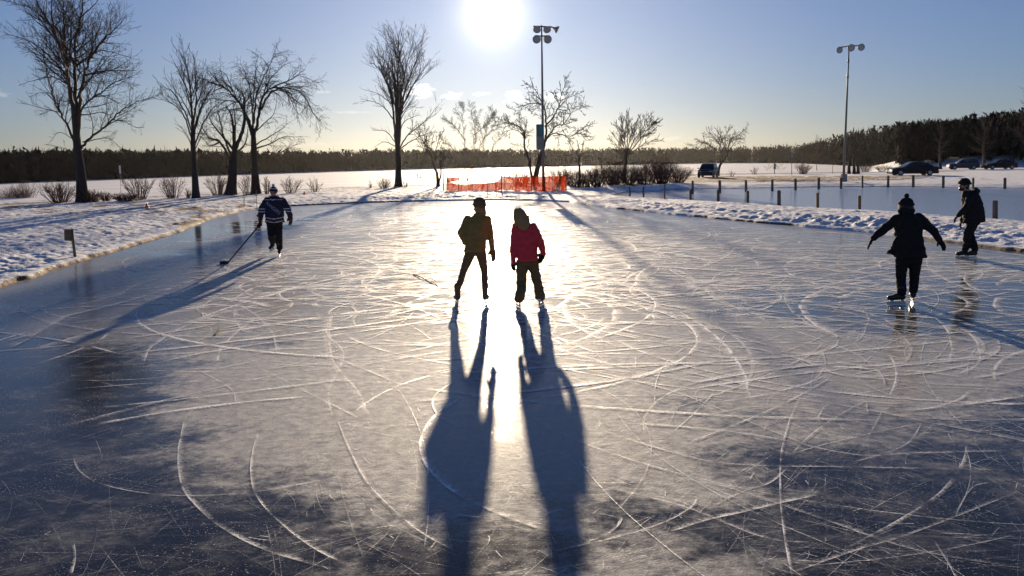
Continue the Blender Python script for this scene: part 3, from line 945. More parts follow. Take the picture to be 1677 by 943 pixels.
fuse('hair', hr, M['darkhair'], d_.root, .009, 2, .005, 40)
bb_ = d_.mb(); bb_.sphere(g(0, .05, -.085), Vector((.06, .065, .05)), X_)
fuse('beard', bb_, M['darkhair'], d_.root, .008, 2, .006, 40)

# ---- hockey player
K8 = (380, 290, 6.733)
e_ = Person(K8, [(527, 868)], 'skater in a dark striped hockey jersey and pompom hat holding a stick')
p = e_.p
gR = e_.g[0]; gL = aty(380 + 441 / 6.733, 290 + 815 / 6.733, e_.Y + .42)
sh, el, wr = [p(384, 256), p(556, 256)], [p(328, 352, -.02), p(618, 350, .0)], [p(318, 428, -.12), p(640, 425, -.06)]
hips, kn = [p(425, 505), p(512, 505)], [p(432, 625, -.02), p(514, 640, -.07)]
an = [ank(gL, (-.15, -1), 1.05), ank(gR, (.15, -1), 1.05)]
hc = p(457, 168)
fc = (.05, -1)
bd, hi = inner_body(e_, hc, fc, 1.0, p(462, 215), sh, el, wr, hips, kn, an,
                    sections(e_, [(467, 245, 80, .08, 0), (468, 290, 82, .11, 0), (470, 380, 76, .10, 0), (470, 470, 80, .11, 0), (470, 510, 76, .11, 0)]))
j = e_.mb()
loft(j, sections(e_, [(463, 208, 50, .085, 0), (466, 222, 72, .11, 0), (468, 240, 94, .13, 0), (469, 290, 110, .15, 0), (470, 360, 103, .15, 0), (470, 430, 102, .15, 0), (471, 470, 104, .155, 0), (471, 498, 103, .155, 0)]), SIDE, AWAY)
chain(j, [sh[0], el[0], wr[0].lerp(el[0], .1)], [.085, .082, .066]); chain(j, [sh[1], el[1], wr[1].lerp(el[1], .1)], [.085, .082, .066])
jersey = fuse('jersey', j, M['navy'], e_.root, .011, 3, .016, 8, 9)
jm = jersey.data
for k_ in ('cream', 'maroon'): jm.materials.append(M[k_])
o_ = e_.base
jm.polygons.foreach_set('material_index', [0] * len(jm.polygons))
zz = lambda Y: p(470, Y).z
xc = p(470, 300).x
hemw = [(zz(446), zz(438), 1), (zz(474), zz(448), 2), (zz(484), zz(476), 1)]
slw = [(zz(352), zz(342), 1), (zz(382), zz(372), 1)]
yok = [(zz(250), zz(243), 1)]
for f_ in jm.polygons:
    c = f_.center + o_
    ax = abs(c.x - xc)
    lim = 108 * e_.m if c.z > zz(330) else 106 * e_.m
    zc = c.z + .03 * math.cos(min(1.5, ax / .2) * 1.6)         # the hem bands sag a little
    bands = hemw if (ax < 112 * e_.m and c.z < zz(425)) else (slw if ax > lim - .02 and c.z > zz(410) else (yok if c.z > zz(260) and ax > .08 else []))
    for lo, hi_, mi in bands:
        if lo < (zc if bands is hemw else c.z) < hi_: f_.material_index = mi
j = e_.mb()
for q in range(22):                                            # pale V collar
    t_, t2 = 2 * math.pi * q / 22, 2 * math.pi * (q + 1) / 22
    def ev(t):
        v = max(0, -math.sin(t)) ** 1.5
        return p(464, 205) + Vector((math.cos(t) * .108, math.sin(t) * (.095 + .045 * v) - .01, -.098 * v))
    cap(j, ev(t_), ev(t2), .013, .013, 8)
fuse('collar', j, M['cream'], jersey, .006, 2)
# lettering laid on the chest
cu = bpy.data.curves.new('lettering', 'FONT'); cu.body = 'RANGERS'; cu.size = .115; cu.offset = 0.0; cu.space_character = 1.08
to = bpy.data.objects.new('tmp', cu); COL.objects.link(to)
dg = bpy.context.evaluated_depsgraph_get(); dg.update()
tm = bpy.data.meshes.new_from_object(to.evaluated_get(dg)); bpy.data.objects.remove(to)
bm = bmesh.new(); bm.from_mesh(tm)
bmesh.ops.subdivide_edges(bm, edges=[x for x in bm.edges if x.calc_length() > .02], cuts=2)
bmesh.ops.triangulate(bm, faces=bm.faces)
bt = BVHTree.FromPolygons([v.co + o_ for v in jm.vertices], [tuple(f_.vertices) for f_ in jm.polygons])
A0, A1 = p(385, 292), p(536, 408)
ax_ = Vector((A1.x - A0.x, 0, A1.z - A0.z)); tw_ = max(v.co.x for v in bm.verts)
uu = ax_.normalized(); vv = Vector((-uu.z, 0, uu.x))
for v in bm.verts:
    q = Vector((A0.x, 0, A0.z)) + uu * (v.co.x / tw_ * ax_.length) + vv * v.co.y
    hit = bt.ray_cast(Vector((q.x, e_.Y - 1, q.z)), Vector((0, 1, 0)))[0]
    yy = hit.y if hit else e_.Y - .15
    v.co = Vector((q.x, yy - .005, q.z)) - o_
bm.to_mesh(tm); bm.free(); tm.materials.clear()
link('lettering', tm, M['letter'], jersey)
j = e_.mb()
loft(j, sections(e_, [(470, 470, 84, .13, 0), (470, 505, 84, .135, 0), (470, 528, 72, .12, 0)]), SIDE, AWAY)
chain(j, [hips[0], kn[0], an[0].lerp(kn[0], .4), an[0] + UPV * .02], [.11, .090, .088, .076]); chain(j, [hips[1], kn[1], an[1].lerp(kn[1], .4), an[1] + UPV * .0], [.11, .092, .090, .078])
fuse('trousers', j, M['black'], e_.root, .012, 3, .016, 9, 10)
skate(e_.root, gL, (-.15, -1), M['boot'], shaft=.26, k=1.05, pitch=-.12)
skate(e_.root, gR, (.15, -1), M['boot'], shaft=.26, k=1.05)
hatp = beanie(e_, hc, fc, 1.02, M['navy'], pom='cream', cuff='cream', tall=1.08)
for q in (-1, 1):
    ey = MB(e_.base); ey.sphere(hi[0](.031 * q, .083, .004), .0105)
    ey.build('eye', M['eye'], bd, True)
# padded gloves; one grips the stick
STK_top, STK_bot = p(300, 532, -.24), at(374.5, 428.5, .05)
sdv = (STK_bot - STK_top).normalized()
grip = STK_top + sdv * .0
gl = e_.mb()
chain(gl, [wr[0].lerp(el[0], .35), wr[0], p(312, 468, -.17)], [.062, .066, .055])
chain(gl, [p(284, 424, -.12), p(322, 440, -.14)], [.03, .05])
hq = p(312, 470, -.18)
for i in range(4):                                             # fingers wrapped round the shaft
    c0 = grip - sdv * (.062 - .036 * i)
    s1 = sdv.cross(Vector((0, -1, 0))).normalized(); s2 = sdv.cross(s1)
    kn_ = [c0 + (s1 * math.cos(t) + s2 * math.sin(t)) * .034 for t in (-1.2, .1, 1.3, 2.5, 3.5)]
    chain(gl, [hq.lerp(c0, .35)] + kn_, [.026, .021, .020, .019, .017, .015], 10)
s1 = sdv.cross(Vector((0, -1, 0))).normalized()
chain(gl, [hq, grip - sdv * .05 - s1 * .035, grip + sdv * .03 - s1 * .032 + Vector((0, -.02, 0))], [.03, .022, .018], 10)
fuse('hockey_glove', gl, M['maroon'], e_.root, .006, 2, .002, 25)
gl = e_.mb()
w2, d2 = wr[1], (p(656, 540, -.10) - wr[1]).normalized()
chain(gl, [w2.lerp(el[1], .35), w2, w2 + d2 * .09], [.062, .068, .056])
hand(gl, w2 + d2 * .03, d2, (-.6, .5, 0), (-.3, -1, 0), 1.12, .3, 1.75)
fuse('hockey_glove', gl, M['maroon'], e_.root, .006, 2, .002, 25)

# ---- hockey stick
hs = empty('hockey_stick', STK_bot, 'black hockey stick held out low with its blade on the ice', 'hockey stick')
t0_ = STK_top - sdv * .16
m_ = MB(STK_bot)
m_.tube([t0_, STK_top, STK_bot], [.017, .017, .016], 8)
shaft_o = m_.build('shaft', M['stick'], hs)
m_ = MB(STK_bot)
tipb = at(359.0, 430.5, .035)
path_ = [STK_bot - sdv * .06, STK_bot + sdv * .03, STK_bot.lerp(tipb, .35) + Vector((0, 0, -.012)), tipb + Vector((0, .03, 0))]
pts = catmull(path_, 5)
vs, fs = [], []
for i, q in enumerate(pts):
    h2 = .018 + .022 * min(1, i / 6)
    for dz in (-h2, h2):
        for dy2 in (-.007, .007): vs.append(q + Vector((0, dy2, dz)))
    if i:
        b0 = 4 * (i - 1)
        fs += [(b0, b0 + 4, b0 + 5, b0 + 1), (b0 + 2, b0 + 3, b0 + 7, b0 + 6), (b0, b0 + 2, b0 + 6, b0 + 4), (b0 + 1, b0 + 5, b0 + 7, b0 + 3)]
fs += [(0, 1, 3, 2), (len(vs) - 4, len(vs) - 2, len(vs) - 1, len(vs) - 3)]
m_.add(vs, fs)
m_.build('blade', M['stick'], hs)
m_ = MB(STK_bot); m_.tube([t0_ - sdv * .01, t0_ + sdv * .05], [.021, .021], 8)
m_.build('grip_tape', M['cream'], shaft_o)

# ---- walker and dog far out on the lake
KL = (670, 270, 31.425)
wb = at(683.4, 292.2, ZL)
wk = empty('person', wb, 'distant walker in dark clothes standing out on the snowy lake', 'person')
def wl(X, Y, d=0.0): return aty(670 + X / 31.425, 270 + Y / 31.425, wb.y + d)
j = MB(wb)
hc = wl(412, 418)
head(j, hc, (.9, .3), 1.0)
chain(j, [hc - UPV * .1, hc - UPV * .25, wb + Vector((0, 0, .85))], [.06, .1, .1])
for q in (-1, 1):
    chain(j, [hc + Vector((.06 * q, .14 * q, -.27)), hc + Vector((.02 - .12 * (q < 0), .2 * q, -.55)), hc + Vector((.12 * q, .16 * q, -.75))], [.05, .04, .03])
    chain(j, [wb + Vector((0, .09 * q, .85)), wb + Vector((.03 * q, .09 * q, .45)), wb + Vector((.06 * q, .1 * q, .04))], [.09, .06, .045])
    cap(j, wb + Vector((.06 * q, .1 * q, .04)), wb + Vector((.06 * q + .17, .1 * q, .035)), .045, .04)
    hand(j, hc + Vector((.12 * q, .16 * q, -.75)), (.2, 0, -1), (-1, 0, 0), (0, -1, 0), 1, .3)
wbody = fuse('body', j, M['skin'], wk, .014, 2)
j = MB(wb)
loft(j, [(hc - UPV * .17, .09, .12), (hc - UPV * .28, .16, .23), (hc - UPV * .6, .16, .21), (hc - UPV * .95, .17, .21)], SIDE, AWAY)
for q in (-1, 1): chain(j, [hc + Vector((.04 * q, .16 * q, -.28)), hc + Vector((.02 - .12 * (q < 0), .2 * q, -.55)), hc + Vector((.12 * q, .16 * q, -.74))], [.085, .07, .06])
j.sphere(hc + UPV * .05, Vector((.11, .1, .1)))
fuse('parka', j, M['black'], wk, .02, 3, .01, 8)
j = MB(wb)
for q in (-1, 1): chain(j, [wb + Vector((0, .09 * q, .9)), wb + Vector((.03 * q, .09 * q, .45)), wb + Vector((.06 * q, .1 * q, .08))], [.12, .085, .075])
fuse('trousers', j, M['black'], wk, .02, 3, .006, 8)
db = at(688.5, 292.0, ZL)
dg_ = empty('dog', db, 'small dark dog sitting on the lake snow beside the distant walker', 'dog')
j = MB(db); V3 = lambda x, y, z: db + Vector((x, y, z))
chain(j, [V3(-.08, 0, .17), V3(.0, 0, .32), V3(.1, 0, .48), V3(.13, 0, .58)], [.15, .145, .12, .08])
j.sphere(V3(.15, 0, .64), Vector((.085, .075, .075))); cap(j, V3(.2, 0, .63), V3(.29, 0, .605), .048, .033)
for q in (-1, 1):
    chain(j, [V3(.12, .07 * q, .42), V3(.15, .075 * q, .22), V3(.16, .075 * q, .03), V3(.21, .075 * q, .025)], [.06, .038, .03, .028])
    chain(j, [V3(-.1, .1 * q, .16), V3(.04, .13 * q, .16), V3(-.06, .13 * q, .05), V3(.06, .13 * q, .025)], [.11, .07, .04, .03])
    chain(j, [V3(.13, .06 * q, .69), V3(.11, .085 * q, .74)], [.03, .012])
chain(j, [V3(-.2, 0, .09), V3(-.33, .03, .05), V3(-.43, .1, .04)], [.05, .035, .02])
fuse('body', j, M['dogfur'], dg_, .012, 3, .006, 18)

# ================================================================== lamp poles
def lamp_head(parent, at_p, aim, r, n=20):
    b = MB(parent.location)
    aim = Vector(aim).normalized()
    b.lathe(at_p - aim * r * .95, aim, [(0, r * .16), (r * .12, r * .30), (r * .5, r * .34), (r * .62, r * .46), (r * .95, r * .80), (r * 1.25, r * .97), (r * 1.36, r), (r * 1.40, r * .97), (r * 1.32, r * .93)], n)
    o = b.build('lamp_head', M['dish'], parent, True)
    b = MB(parent.location)
    b.lathe(at_p + aim * r * .36, aim, [(0, r * .9), (r * .05, r * .6), (r * .07, .01)], n)
    b.build('glass', M['glass'], o, True)
    return o


def lp(px, py): return aty(px, py, LY)


b0 = atg(890, 312.5); LY = b0.y
pl = empty('lamp_pole', b0, 'lamp pole with five round floodlights and a tall box, behind the orange fence', 'lamp pole')
top = lp(887, 41)
m_ = MB(b0); m_.tube([b0 - UPV * .1, b0.lerp(top, .3), b0.lerp(top, .65), top], [.105, .09, .07, .045], 14)
m_.tube([b0 - UPV * .05, b0 + UPV * .06], [.3, .3], 10)
m_.build('pole', M['steel'], pl, True)
m_ = MB(b0)
m_.tube([lp(873, 43), lp(904, 44)], [.05, .05], 6); m_.tube([lp(903, 44), lp(910, 47)], [.045, .045], 6)
m_.tube([lp(878, 59), lp(897, 59)], [.05, .05], 6)
m_.build('crossarm', M['steel'], pl)
k_ = LY / math.cos(PITCH) / F
for px_, py_, aim, r_ in ((879.5, 47.5, (-.1, -.75, -.62), 6.2), (895.5, 47.5, (.1, -.75, -.62), 6.2), (911, 48, (.9, -.1, -.42), 6.0), (879, 64.5, (-.08, -1, -.12), 6.6), (896.5, 64.5, (.08, -1, -.12), 6.6)):
    lamp_head(pl, lp(px_, py_) + Vector((0, -.1, 0)), aim, r_ * k_)
m_ = MB(b0)
c_t, c_b = lp(885.5, 204), lp(885.5, 244)
ctr = (c_t + c_b) / 2 + Vector((-.06, -.32, 0))
m_.box(ctr, (.50, .34, (c_t - c_b).length), None, .02)
cab = m_.build('cabinet', M['grey'], pl)
m_ = MB(b0); m_.box(ctr + Vector((0, -.176, .42)), (.44, .02, .80), None, .006); m_.build('door', M['teal'], cab)
m_ = MB(b0); m_.box(ctr + Vector((0, -.176, -.45)), (.44, .02, .84), None, .006); m_.build('door', M['grey'], cab)

b0 = atg(1381, 305); LY = b0.y
pl = empty('lamp_pole', b0, 'lamp pole with three round floodlights on a crossarm, beyond the second rink', 'lamp pole')
top = lp(1390.5, 75)
m_ = MB(b0); m_.tube([b0 - UPV * .1, b0.lerp(top, .3), b0.lerp(top, .65), top], [.11, .095, .075, .05], 14)
for q in (.77, .88): 
    c = b0.lerp(top, q); m_.tube([c, c + UPV * .25], [.115 - .03 * q, .115 - .03 * q], 12)
m_.build('pole', M['steel'], pl, True)
m_ = MB(b0); m_.box(b0 + Vector((0.03, 0, .32)), (.42, .40, .7), None, .03); m_.build('footing', M['grey'], pl)
m_ = MB(b0); m_.tube([lp(1374, 77.5), lp(1390, 75.5), lp(1406, 74.5)], [.05, .05, .05], 6); m_.build('crossarm', M['steel'], pl)
k_ = LY / math.cos(PITCH) / F
for px_, py_, r_ in ((1373, 82, 5.2), (1392, 78.5, 5.8), (1408.5, 77.5, 5.6)):
    lamp_head(pl, lp(px_, py_) + Vector((0, -.15, 0)), (.05, -1, -.15), r_ * k_)

# ================================================================== orange snow fence
f0, f1 = atg(731, 313), atg(928, 312.5)
FY = (f0.y + f1.y) / 2
fc_ = empty('snow_fence', (f0 + f1) / 2, 'orange plastic netting fence on thin stakes across the snow, its left half sagging', 'snow fence')
prof_t = [(731, 290), (737, 298), (748, 302), (762, 303), (778, 301), (795, 300.5), (806, 299), (815, 297), (821, 290), (824, 288.5), (840, 290), (858, 289.5), (885, 289), (905, 288.5), (926, 288), (928, 290)]
V, Q, UV = [], [], []
us = np.linspace(731, 928, 160)
NR = 8
for i, x in enumerate(us):
    t = float(np.interp(x, [a for a, _ in prof_t], [b for _, b in prof_t]))
    bt_ = 312.6 + .7 * math.sin(x * .35) - 1.2 * (x > 812) * (x < 838)
    for q in range(NR + 1):
        y = t + (bt_ - t) * q / NR
        w_ = aty(x, y, FY + .10 * math.sin(x * .21) * (q / NR) + .04 * math.sin(x * 1.1 + q))
        V.append(tuple(w_ - fc_.location))
    if i:
        for q in range(NR):
            a0 = (i - 1) * (NR + 1) + q
            Q.append((a0, a0 + NR + 1, a0 + NR + 2, a0 + 1))
            X0, X1 = (us[i - 1] - 731) * .047, (x - 731) * .047
            Y0, Y1 = q * 1.1 / NR, (q + 1) * 1.1 / NR
            UV += [X0, Y0, X1, Y0, X1, Y1, X0, Y1]
me = quick_mesh('netting', V, Q)
me.uv_layers.new(name='uv').data.foreach_set('uv', np.array(UV, np.float32))
link('netting', me, net_mat(), fc_, True)
# a slack upper strip still hangs from the first stakes
V, Q, UV = [], [], []
us = np.linspace(731, 752, 20)
for i, x in enumerate(us):
    for q in range(4):
        w_ = aty(x, 290.5 + (9 - 2 * (x - 731) / 21) * q / 3 * (1 - .3 * (x - 731) / 21), FY + .05)
        V.append(tuple(w_ - fc_.location))
    if i:
        for q in range(3):
            a0 = (i - 1) * 4 + q
            Q.append((a0, a0 + 4, a0 + 5, a0 + 1)); UV += [(x - 731) * .047, q * .14, (x - 730) * .047, q * .14, (x - 730) * .047, q * .14 + .14, (x - 731) * .047, q * .14 + .14]
me = quick_mesh('slack_strip', V, Q); me.uv_layers.new(name='uv').data.foreach_set('uv', np.array(UV, np.float32))
link('slack_netting', me, net_mat(), fc_, True)
for i, x in enumerate((727, 732, 751, 773, 799, 812, 821, 826, 845, 870, 905, 927)):
    pb = aty(x, 314 if i % 3 else 316, FY - .03); pt = aty(x + .3, 287 if i % 4 else 283, FY - .03)
    pb.z = hz(pb.x, pb.y) - .1
    m_ = MB(fc_.location)
    fat = i == 6
    m_.tube([pb, pt], [.05 if fat else .022] * 2, 6)
    m_.build('stake', M['orange'] if fat else M['steel'], fc_)

# ================================================================== wooden posts round the second rink
front = [(1031.5, 306, 322.5), (1054, 306, 324.5), (1088.5, 302, 326.5), (1130.5, 309, 329), (1176, 310, 332), (1224.5, 312, 334.5), (1276, 311.5, 338), (1339, 315.5, 341), (1407.5, 320, 345.5), (1630, 328, 359)]
back = [(1134.5, 295.5, 317), (1179, 295, 315.5), (1222, 295, 314), (1265, 294, 312.5), (1303, 292, 311), (1341, 290.5, 309.5), (1377.5, 290.5, 308.5), (1412.5, 287.5, 307), (1454.5, 287.5, 306.5), (1496, 286.5, 306), (1545, 287.5, 307), (1593.5, 291, 309), (1646, 291, 308.5)]
rp = random.Random(8)
for row, gname, ends in ((front, 'near posts of the second rink', 'near'), (back, 'far posts of the second rink', 'far')):
    for i, (x, yt, yb) in enumerate(row):
        b = at(x, yb, 0.02); Yp = b.y
        t_ = aty(x + rp.uniform(-.3, .3), yt, Yp)
        b.z = hz(b.x, b.y) - .15
        m_ = MB(b)
        wd = (.125 if ends == 'near' else .135) * (.7 if (ends == 'near' and i < 3) else 1)
        h_ = t_.z - b.z
        R3 = Matrix.Rotation(rp.uniform(-.3, .3), 3, 'Z')
        cs = [(0, wd), (h_ * .5, wd * .98), (h_ - .03, wd * .95), (h_, wd * .72)]
        vs = []
        for z, w_ in cs:
            lean = (t_.x - b.x) * z / h_
            vs += [b + R3 @ Vector((sx_ * w_ / 2, sy_ * w_ / 2, 0)) + Vector((lean, 0, z)) for sx_, sy_ in ((-1, -1), (1, -1), (1, 1), (-1, 1))]
        fs = [(4 * k + q, 4 * k + (q + 1) % 4, 4 * k + 4 + (q + 1) % 4, 4 * k + 4 + q) for k in range(3) for q in range(4)] + [(3, 2, 1, 0), (12, 13, 14, 15)]
        m_.add(vs, fs)
        o = m_.build('wooden_post', M['wood'])
        if ends == 'near':
            lab = {0: 'thin wooden post at the far left end of the near row by the brush', 9: 'wooden post beside the skater in profile, right end of the near row', 8: 'wooden post nearest the long-coated skater in the near row',
                   1: 'second thin wooden post from the brush end of the near row', 2: 'third thin wooden post from the brush end of the near row'}.get(i) or 'wooden post number %s from the brush end of the near row' % ('zero one two three four five six seven eight nine'.split()[i + 1])
        else:
            lab = 'wooden post in the far row, %s from its left end near the van' % ('first second third fourth fifth sixth seventh eighth ninth tenth eleventh twelfth thirteenth'.split()[i])
        tag(o, lab, 'post', gname)

# ================================================================== signs, stakes and small things
b0 = atg(123.5, 420.5); Yb = b0.y
nb = empty('post_box', b0, 'small wooden box on a post stuck in the left snowbank', 'box on post')
tp = aty(117.5, 374, Yb)
m_ = MB(b0); m_.tube([b0 - UPV * .15, tp - UPV * .03, tp], [.036, .035, .025], 6); m_.build('post', M['wood'], nb)
cbx = aty(115.8, 384.5, Yb) + Vector((0, -.09, 0))
kk = Yb / math.cos(PITCH) / F
m_ = MB(b0); m_.box(cbx, (11.5 * kk, .13, 17.5 * kk), Matrix.Rotation(.05, 3, 'Y'), .01); bx_ = m_.build('box', M['wood'], nb)
m_ = MB(b0); m_.box(cbx + UPV * 9.2 * kk, (13 * kk, .17, .02), Matrix.Rotation(.05, 3, 'Y'), .004); m_.build('lid', M['wood'], bx_)


def stake(name, label, x, yt, yb, r, mat, cat, grp=None, plate=None, pm='plate'):
    b = atg(x, yb); t_ = aty(x - (1.5 if x < 250 else 0), yt, b.y)
    if plate is None:
        m_ = MB(b); m_.tube([b - UPV * .2, t_], [r, r * .9], 6)
        return tag(m_.build(name, M[mat]), label, cat, grp)
    e = empty(name, b, label, cat, grp)
    m_ = MB(b); m_.tube([b - UPV * .2, t_], [r, r * .9], 6); m_.build('post', M[mat], e)
    c = aty(x + plate[4] if len(plate) > 4 else x, (plate[0] + plate[1]) / 2, b.y); k = b.y / math.cos(PITCH) / F
    m_ = MB(b); m_.box(c + Vector((0, -r - .03, 0)), (plate[2] * k, plate[3], (plate[1] - plate[0]) * k), None, .01); m_.build('plate', M[pm], e)
    return e


stake('sign_post', 'thin lakeside stake with a pale narrow top, right of the tallest tree', 198, 271, 325, .035, 'steel', 'sign post', None, (271, 284, 3.0, .03, -1.3))
stake('sign_post', 'dark sign post with a narrow box, between two tiny saplings on the shore', 1268.5, 266, 285, .05, 'steel', 'sign post', None, (268, 277, 3.2, .12), 'steel')
stake('sign_post', 'slim post carrying a small pale sign against the dark wood', 1296.7, 250, 286, .04, 'steel', 'sign post', None, (251, 258, 5, .03, 1.0), 'grey')
stake('stake', 'thin stake in the snow nearest the stout tree, left of the hockey player', 399.5, 311, 334.5, .018, 'steel', 'stake')
stake('stake', 'thin stake in the snow just left of the hockey player', 420, 311, 333.5, .018, 'steel', 'stake')
stake('stake', 'thin stake at the wood edge right of the small leafless tree', 1363.5, 271, 284.5, .03, 'steel', 'stake')
stake('stake', 'thin stake standing close to the left end of the orange fence', 726, 262, 312, .022, 'steel', 'stake')
for x, y, lab in ((240.5, 339.5, 'orange plastic cone lying in the snow below the fan-shaped shrub'), (498.5, 318, 'orange plastic cone at the dark shore strip right of the hockey player')):
    b = atg(x, y)
    m_ = MB(b)
    m_.box(b + UPV * .01, (.2, .2, .02), None, .006)
    m_.lathe(b + UPV * .03, (.05, 0, 1), [(0, .085), (.05, .065), (.11, .042), (.17, .022), (.175, .015)], 14)
    tag(m_.build('traffic_cone', M['orange'], None, True), lab, 'traffic cone')
# dead leaf stems frozen on the ice
b = at(696, 457, .012)
m_ = MB(b)
pts = catmull([at(677, 449, .012), at(690, 454, .03), at(700, 460, .012), at(717, 468, .014)], 5)
m_.tube(pts, [.012 * (1 - .5 * i / len(pts)) for i in range(len(pts))], 5)
m_.tube([at(696, 457, .02), at(706, 456, .03), at(714, 461, .02)], [.008, .007, .004], 5)
tag(m_.build('twig', M['bark']), 'crooked dark twig lying on the ice left of the olive-jacketed skater', 'twig')
b = at(360, 540, .01)
m_ = MB(b); m_.tube([at(352, 548, .012), at(358, 541, .016), at(363, 533, .012)], [.012, .016, .008], 5)
tag(m_.build('twig', M['bark']), 'short dark twig lying on the ice below the hockey stick', 'twig')


# ================================================================== parked cars
def car(name, label, base, heading, kind, paint, L=4.6, W=1.8, H=1.45):
    e = empty(name, base, label, 'car', 'cars parked by the shore road')
    f = Vector((math.cos(heading), math.sin(heading), 0)); s = Vector((-f.y, f.x, 0))
    P = lambda x, y, z: base + f * x + s * y + UPV * z
    if kind == 'sedan':
        low = [(-.5, .30), (-.5, .55), (-.485, .64), (-.30, .66), (.20, .64), (.42, .56), (.49, .47), (.5, .30)]
        roof = [(-.40, .655), (-.24, .93), (-.10, 1.0), (.06, .985), (.25, .635)]
    else:
        low = [(-.5, .30), (-.5, .58), (-.49, .60), (-.30, .60), (.24, .60), (.45, .55), (.495, .46), (.5, .30)]
        roof = [(-.485, .60), (-.43, .93), (-.30, 1.0), (.04, .985), (.26, .60)]
    zs, zb = H, .2 * H / 1.45
    m_ = MB(base)
    N = len(low)
    rows = []
    for x, z in low:
        ta = 1 - .10 * max(0, abs(x) - .40) / .10
        rows.append((x * L, z * zs, W / 2 * ta))
    vs = []
    for x, z, w_ in rows:
        for y in (-w_, -w_ * .93, w_ * .93, w_): vs.append(P(x, y, z - (.05 if abs(y) > w_ * .95 else 0)))
    fs = [(4 * i + q, 4 * i + q + 1, 4 * i + 5 + q, 4 * i + 4 + q) for i in range(N - 1) for q in range(3)]
    m_.add(vs, fs)
    for sg in (0, 3):
        top_ = [vs[4 * i + sg] for i in range(N)]
        bot_ = [P(rows[i][0] * .985, (rows[i][2] * .96) * (-1 if sg == 0 else 1), zb) for i in range(N)]
        m_.add(top_ + bot_, [(i, i + 1, N + i + 1, N + i) for i in range(N - 1)])
    m_.add([P(sx_ * L * .49, sy_ * W * .46, zb) for sx_, sy_ in ((-1, -1), (1, -1), (1, 1), (-1, 1))], [(0, 1, 2, 3)])
    for sx_ in (-1, 1):
        m_.add([P(sx_ * L * .5, y, z) for y, z in ((-W * .44, .30 * zs), (W * .44, .30 * zs), (W * .44, zb), (-W * .44, zb))], [(0, 1, 2, 3)])
    K = len(roof)
    ww = [W / 2 * (.93 if z < .7 else .74) for x, z in roof]
    vs = [P(x * L, y * w_, z * zs) for (x, z), w_ in zip(roof, ww) for y in (-1, 1)]
    m_.add(vs, [(2 * i, 2 * i + 1, 2 * i + 3, 2 * i + 2) for i in range(K - 1)] + [tuple(2 * i for i in range(K)), tuple(2 * i + 1 for i in range(K))[::-1]])
    body = m_.build('body', paint, e)
    # glass set just proud of the cabin
    def pane(nm, q, off):
        m2 = MB(base); c = sum(q, Vector()) / len(q)
        q = [c + (v - c) * .90 + off for v in q]
        n_ = len(q); inn = [v - off * 2 for v in q]
        m2.add(q + inn, [tuple(range(n_)), tuple(range(n_, 2 * n_))[::-1]] + [(i, (i + 1) % n_, n_ + (i + 1) % n_, n_ + i) for i in range(n_)])
        m2.build(nm, M['carglass'], e)
    pane('windscreen', [vs[2 * K - 4], vs[2 * K - 3], vs[2 * K - 1], vs[2 * K - 2]], (f * .6 + UPV * .6) * .012)
    pane('rear_window', [vs[0], vs[1], vs[3], vs[2]], (f * -.7 + UPV * .5) * .012)
    for sg, y in ((0, -1), (1, 1)):
        mid = (vs[4 + sg] + vs[2 * K - 4 + sg]) / 2; lo = P(-.05 * L, y * W / 2 * .93, roof[0][1] * zs)
        pane('side_window', [vs[sg] .lerp(lo, .12), lo - f * .06, mid - f * .06, vs[4 + sg], vs[2 + sg]], s * y * .012)
        pane('side_window', [lo + f * .06, vs[2 * K - 2 + sg].lerp(lo, .10), vs[2 * K - 4 + sg], mid + f * .06], s * y * .012)
        m2 = MB(base); m2.box(P(.2 * L, y * (W / 2 + .07), .66 * zs), (.12, .18, .12), Matrix((f, s, UPV)).transposed(), .03); m2.build('mirror', paint, e)
        rw = .215 * H if kind == 'sedan' else .205 * H
        for x in (-.31, .315):
            c = P(x * L, y * (W / 2 - .10), rw)
            m2 = MB(base); m2.lathe(c - s * y * .10, s * y, [(0, rw * .9), (.02, rw), (.19, rw), (.215, rw * .9), (.212, rw * .62), (.19, rw * .6)], 22)
            wh = m2.build('wheel', M['rubber'], e, False)
            m2 = MB(base); m2.lathe(c + s * y * .09, s * y, [(0, rw * .6), (.018, rw * .58), (.03, rw * .2), (.034, .01)], 16); m2.build('rim', M['alloy'], wh)
        m2 = MB(base); m2.box(P(.485 * L, y * W * .34, .44 * zs), (.12, .36, .13), Matrix((f, s, UPV)).transposed(), .02); m2.build('headlight', M['lens'], e)
        m2 = MB(base); m2.box(P(-.495 * L, y * W * .38, .52 * zs), (.06, .26, .16), Matrix((f, s, UPV)).transposed(), .02); m2.build('tail_light', M['redlens'], e)
    for x in (-1, 1):
        m2 = MB(base); m2.box(P(x * L * .497, 0, .24 * zs), (.14, W * .93, .2), Matrix((f, s, UPV)).transposed(), .04); m2.build('bumper', paint, e)
    return e


car('parked_car', 'dark blue van parked beside the crooked leaning tree, right of the brush', atg(1159.5, 290.5), R(-112), 'suv', M['carblue'], 3.7, 1.75, 1.5)
car('parked_car', 'black sedan parked sideways in front of the wood, right of the lamp pole', atg(1494, 287), R(176), 'sedan', M['carblack'], 4.9, 1.85, 1.5)
car('parked_car', 'blue-grey car half hidden behind the snow, directly above the profile skater', atg(1576.5, 277.5), R(168), 'suv', M['cargrey'], 4.2, 1.8, 1.6)
car('parked_car', 'dark car at the right, partly hidden by the snow beneath the wood', atg(1636, 277), R(182), 'sedan', M['carblack'], 4.7, 1.8, 1.5)

# ================================================================== ground, lake, ice
def steps(a, b, q):
    return list(a * q ** np.arange(int(math.log(b / a) / math.log(q))))


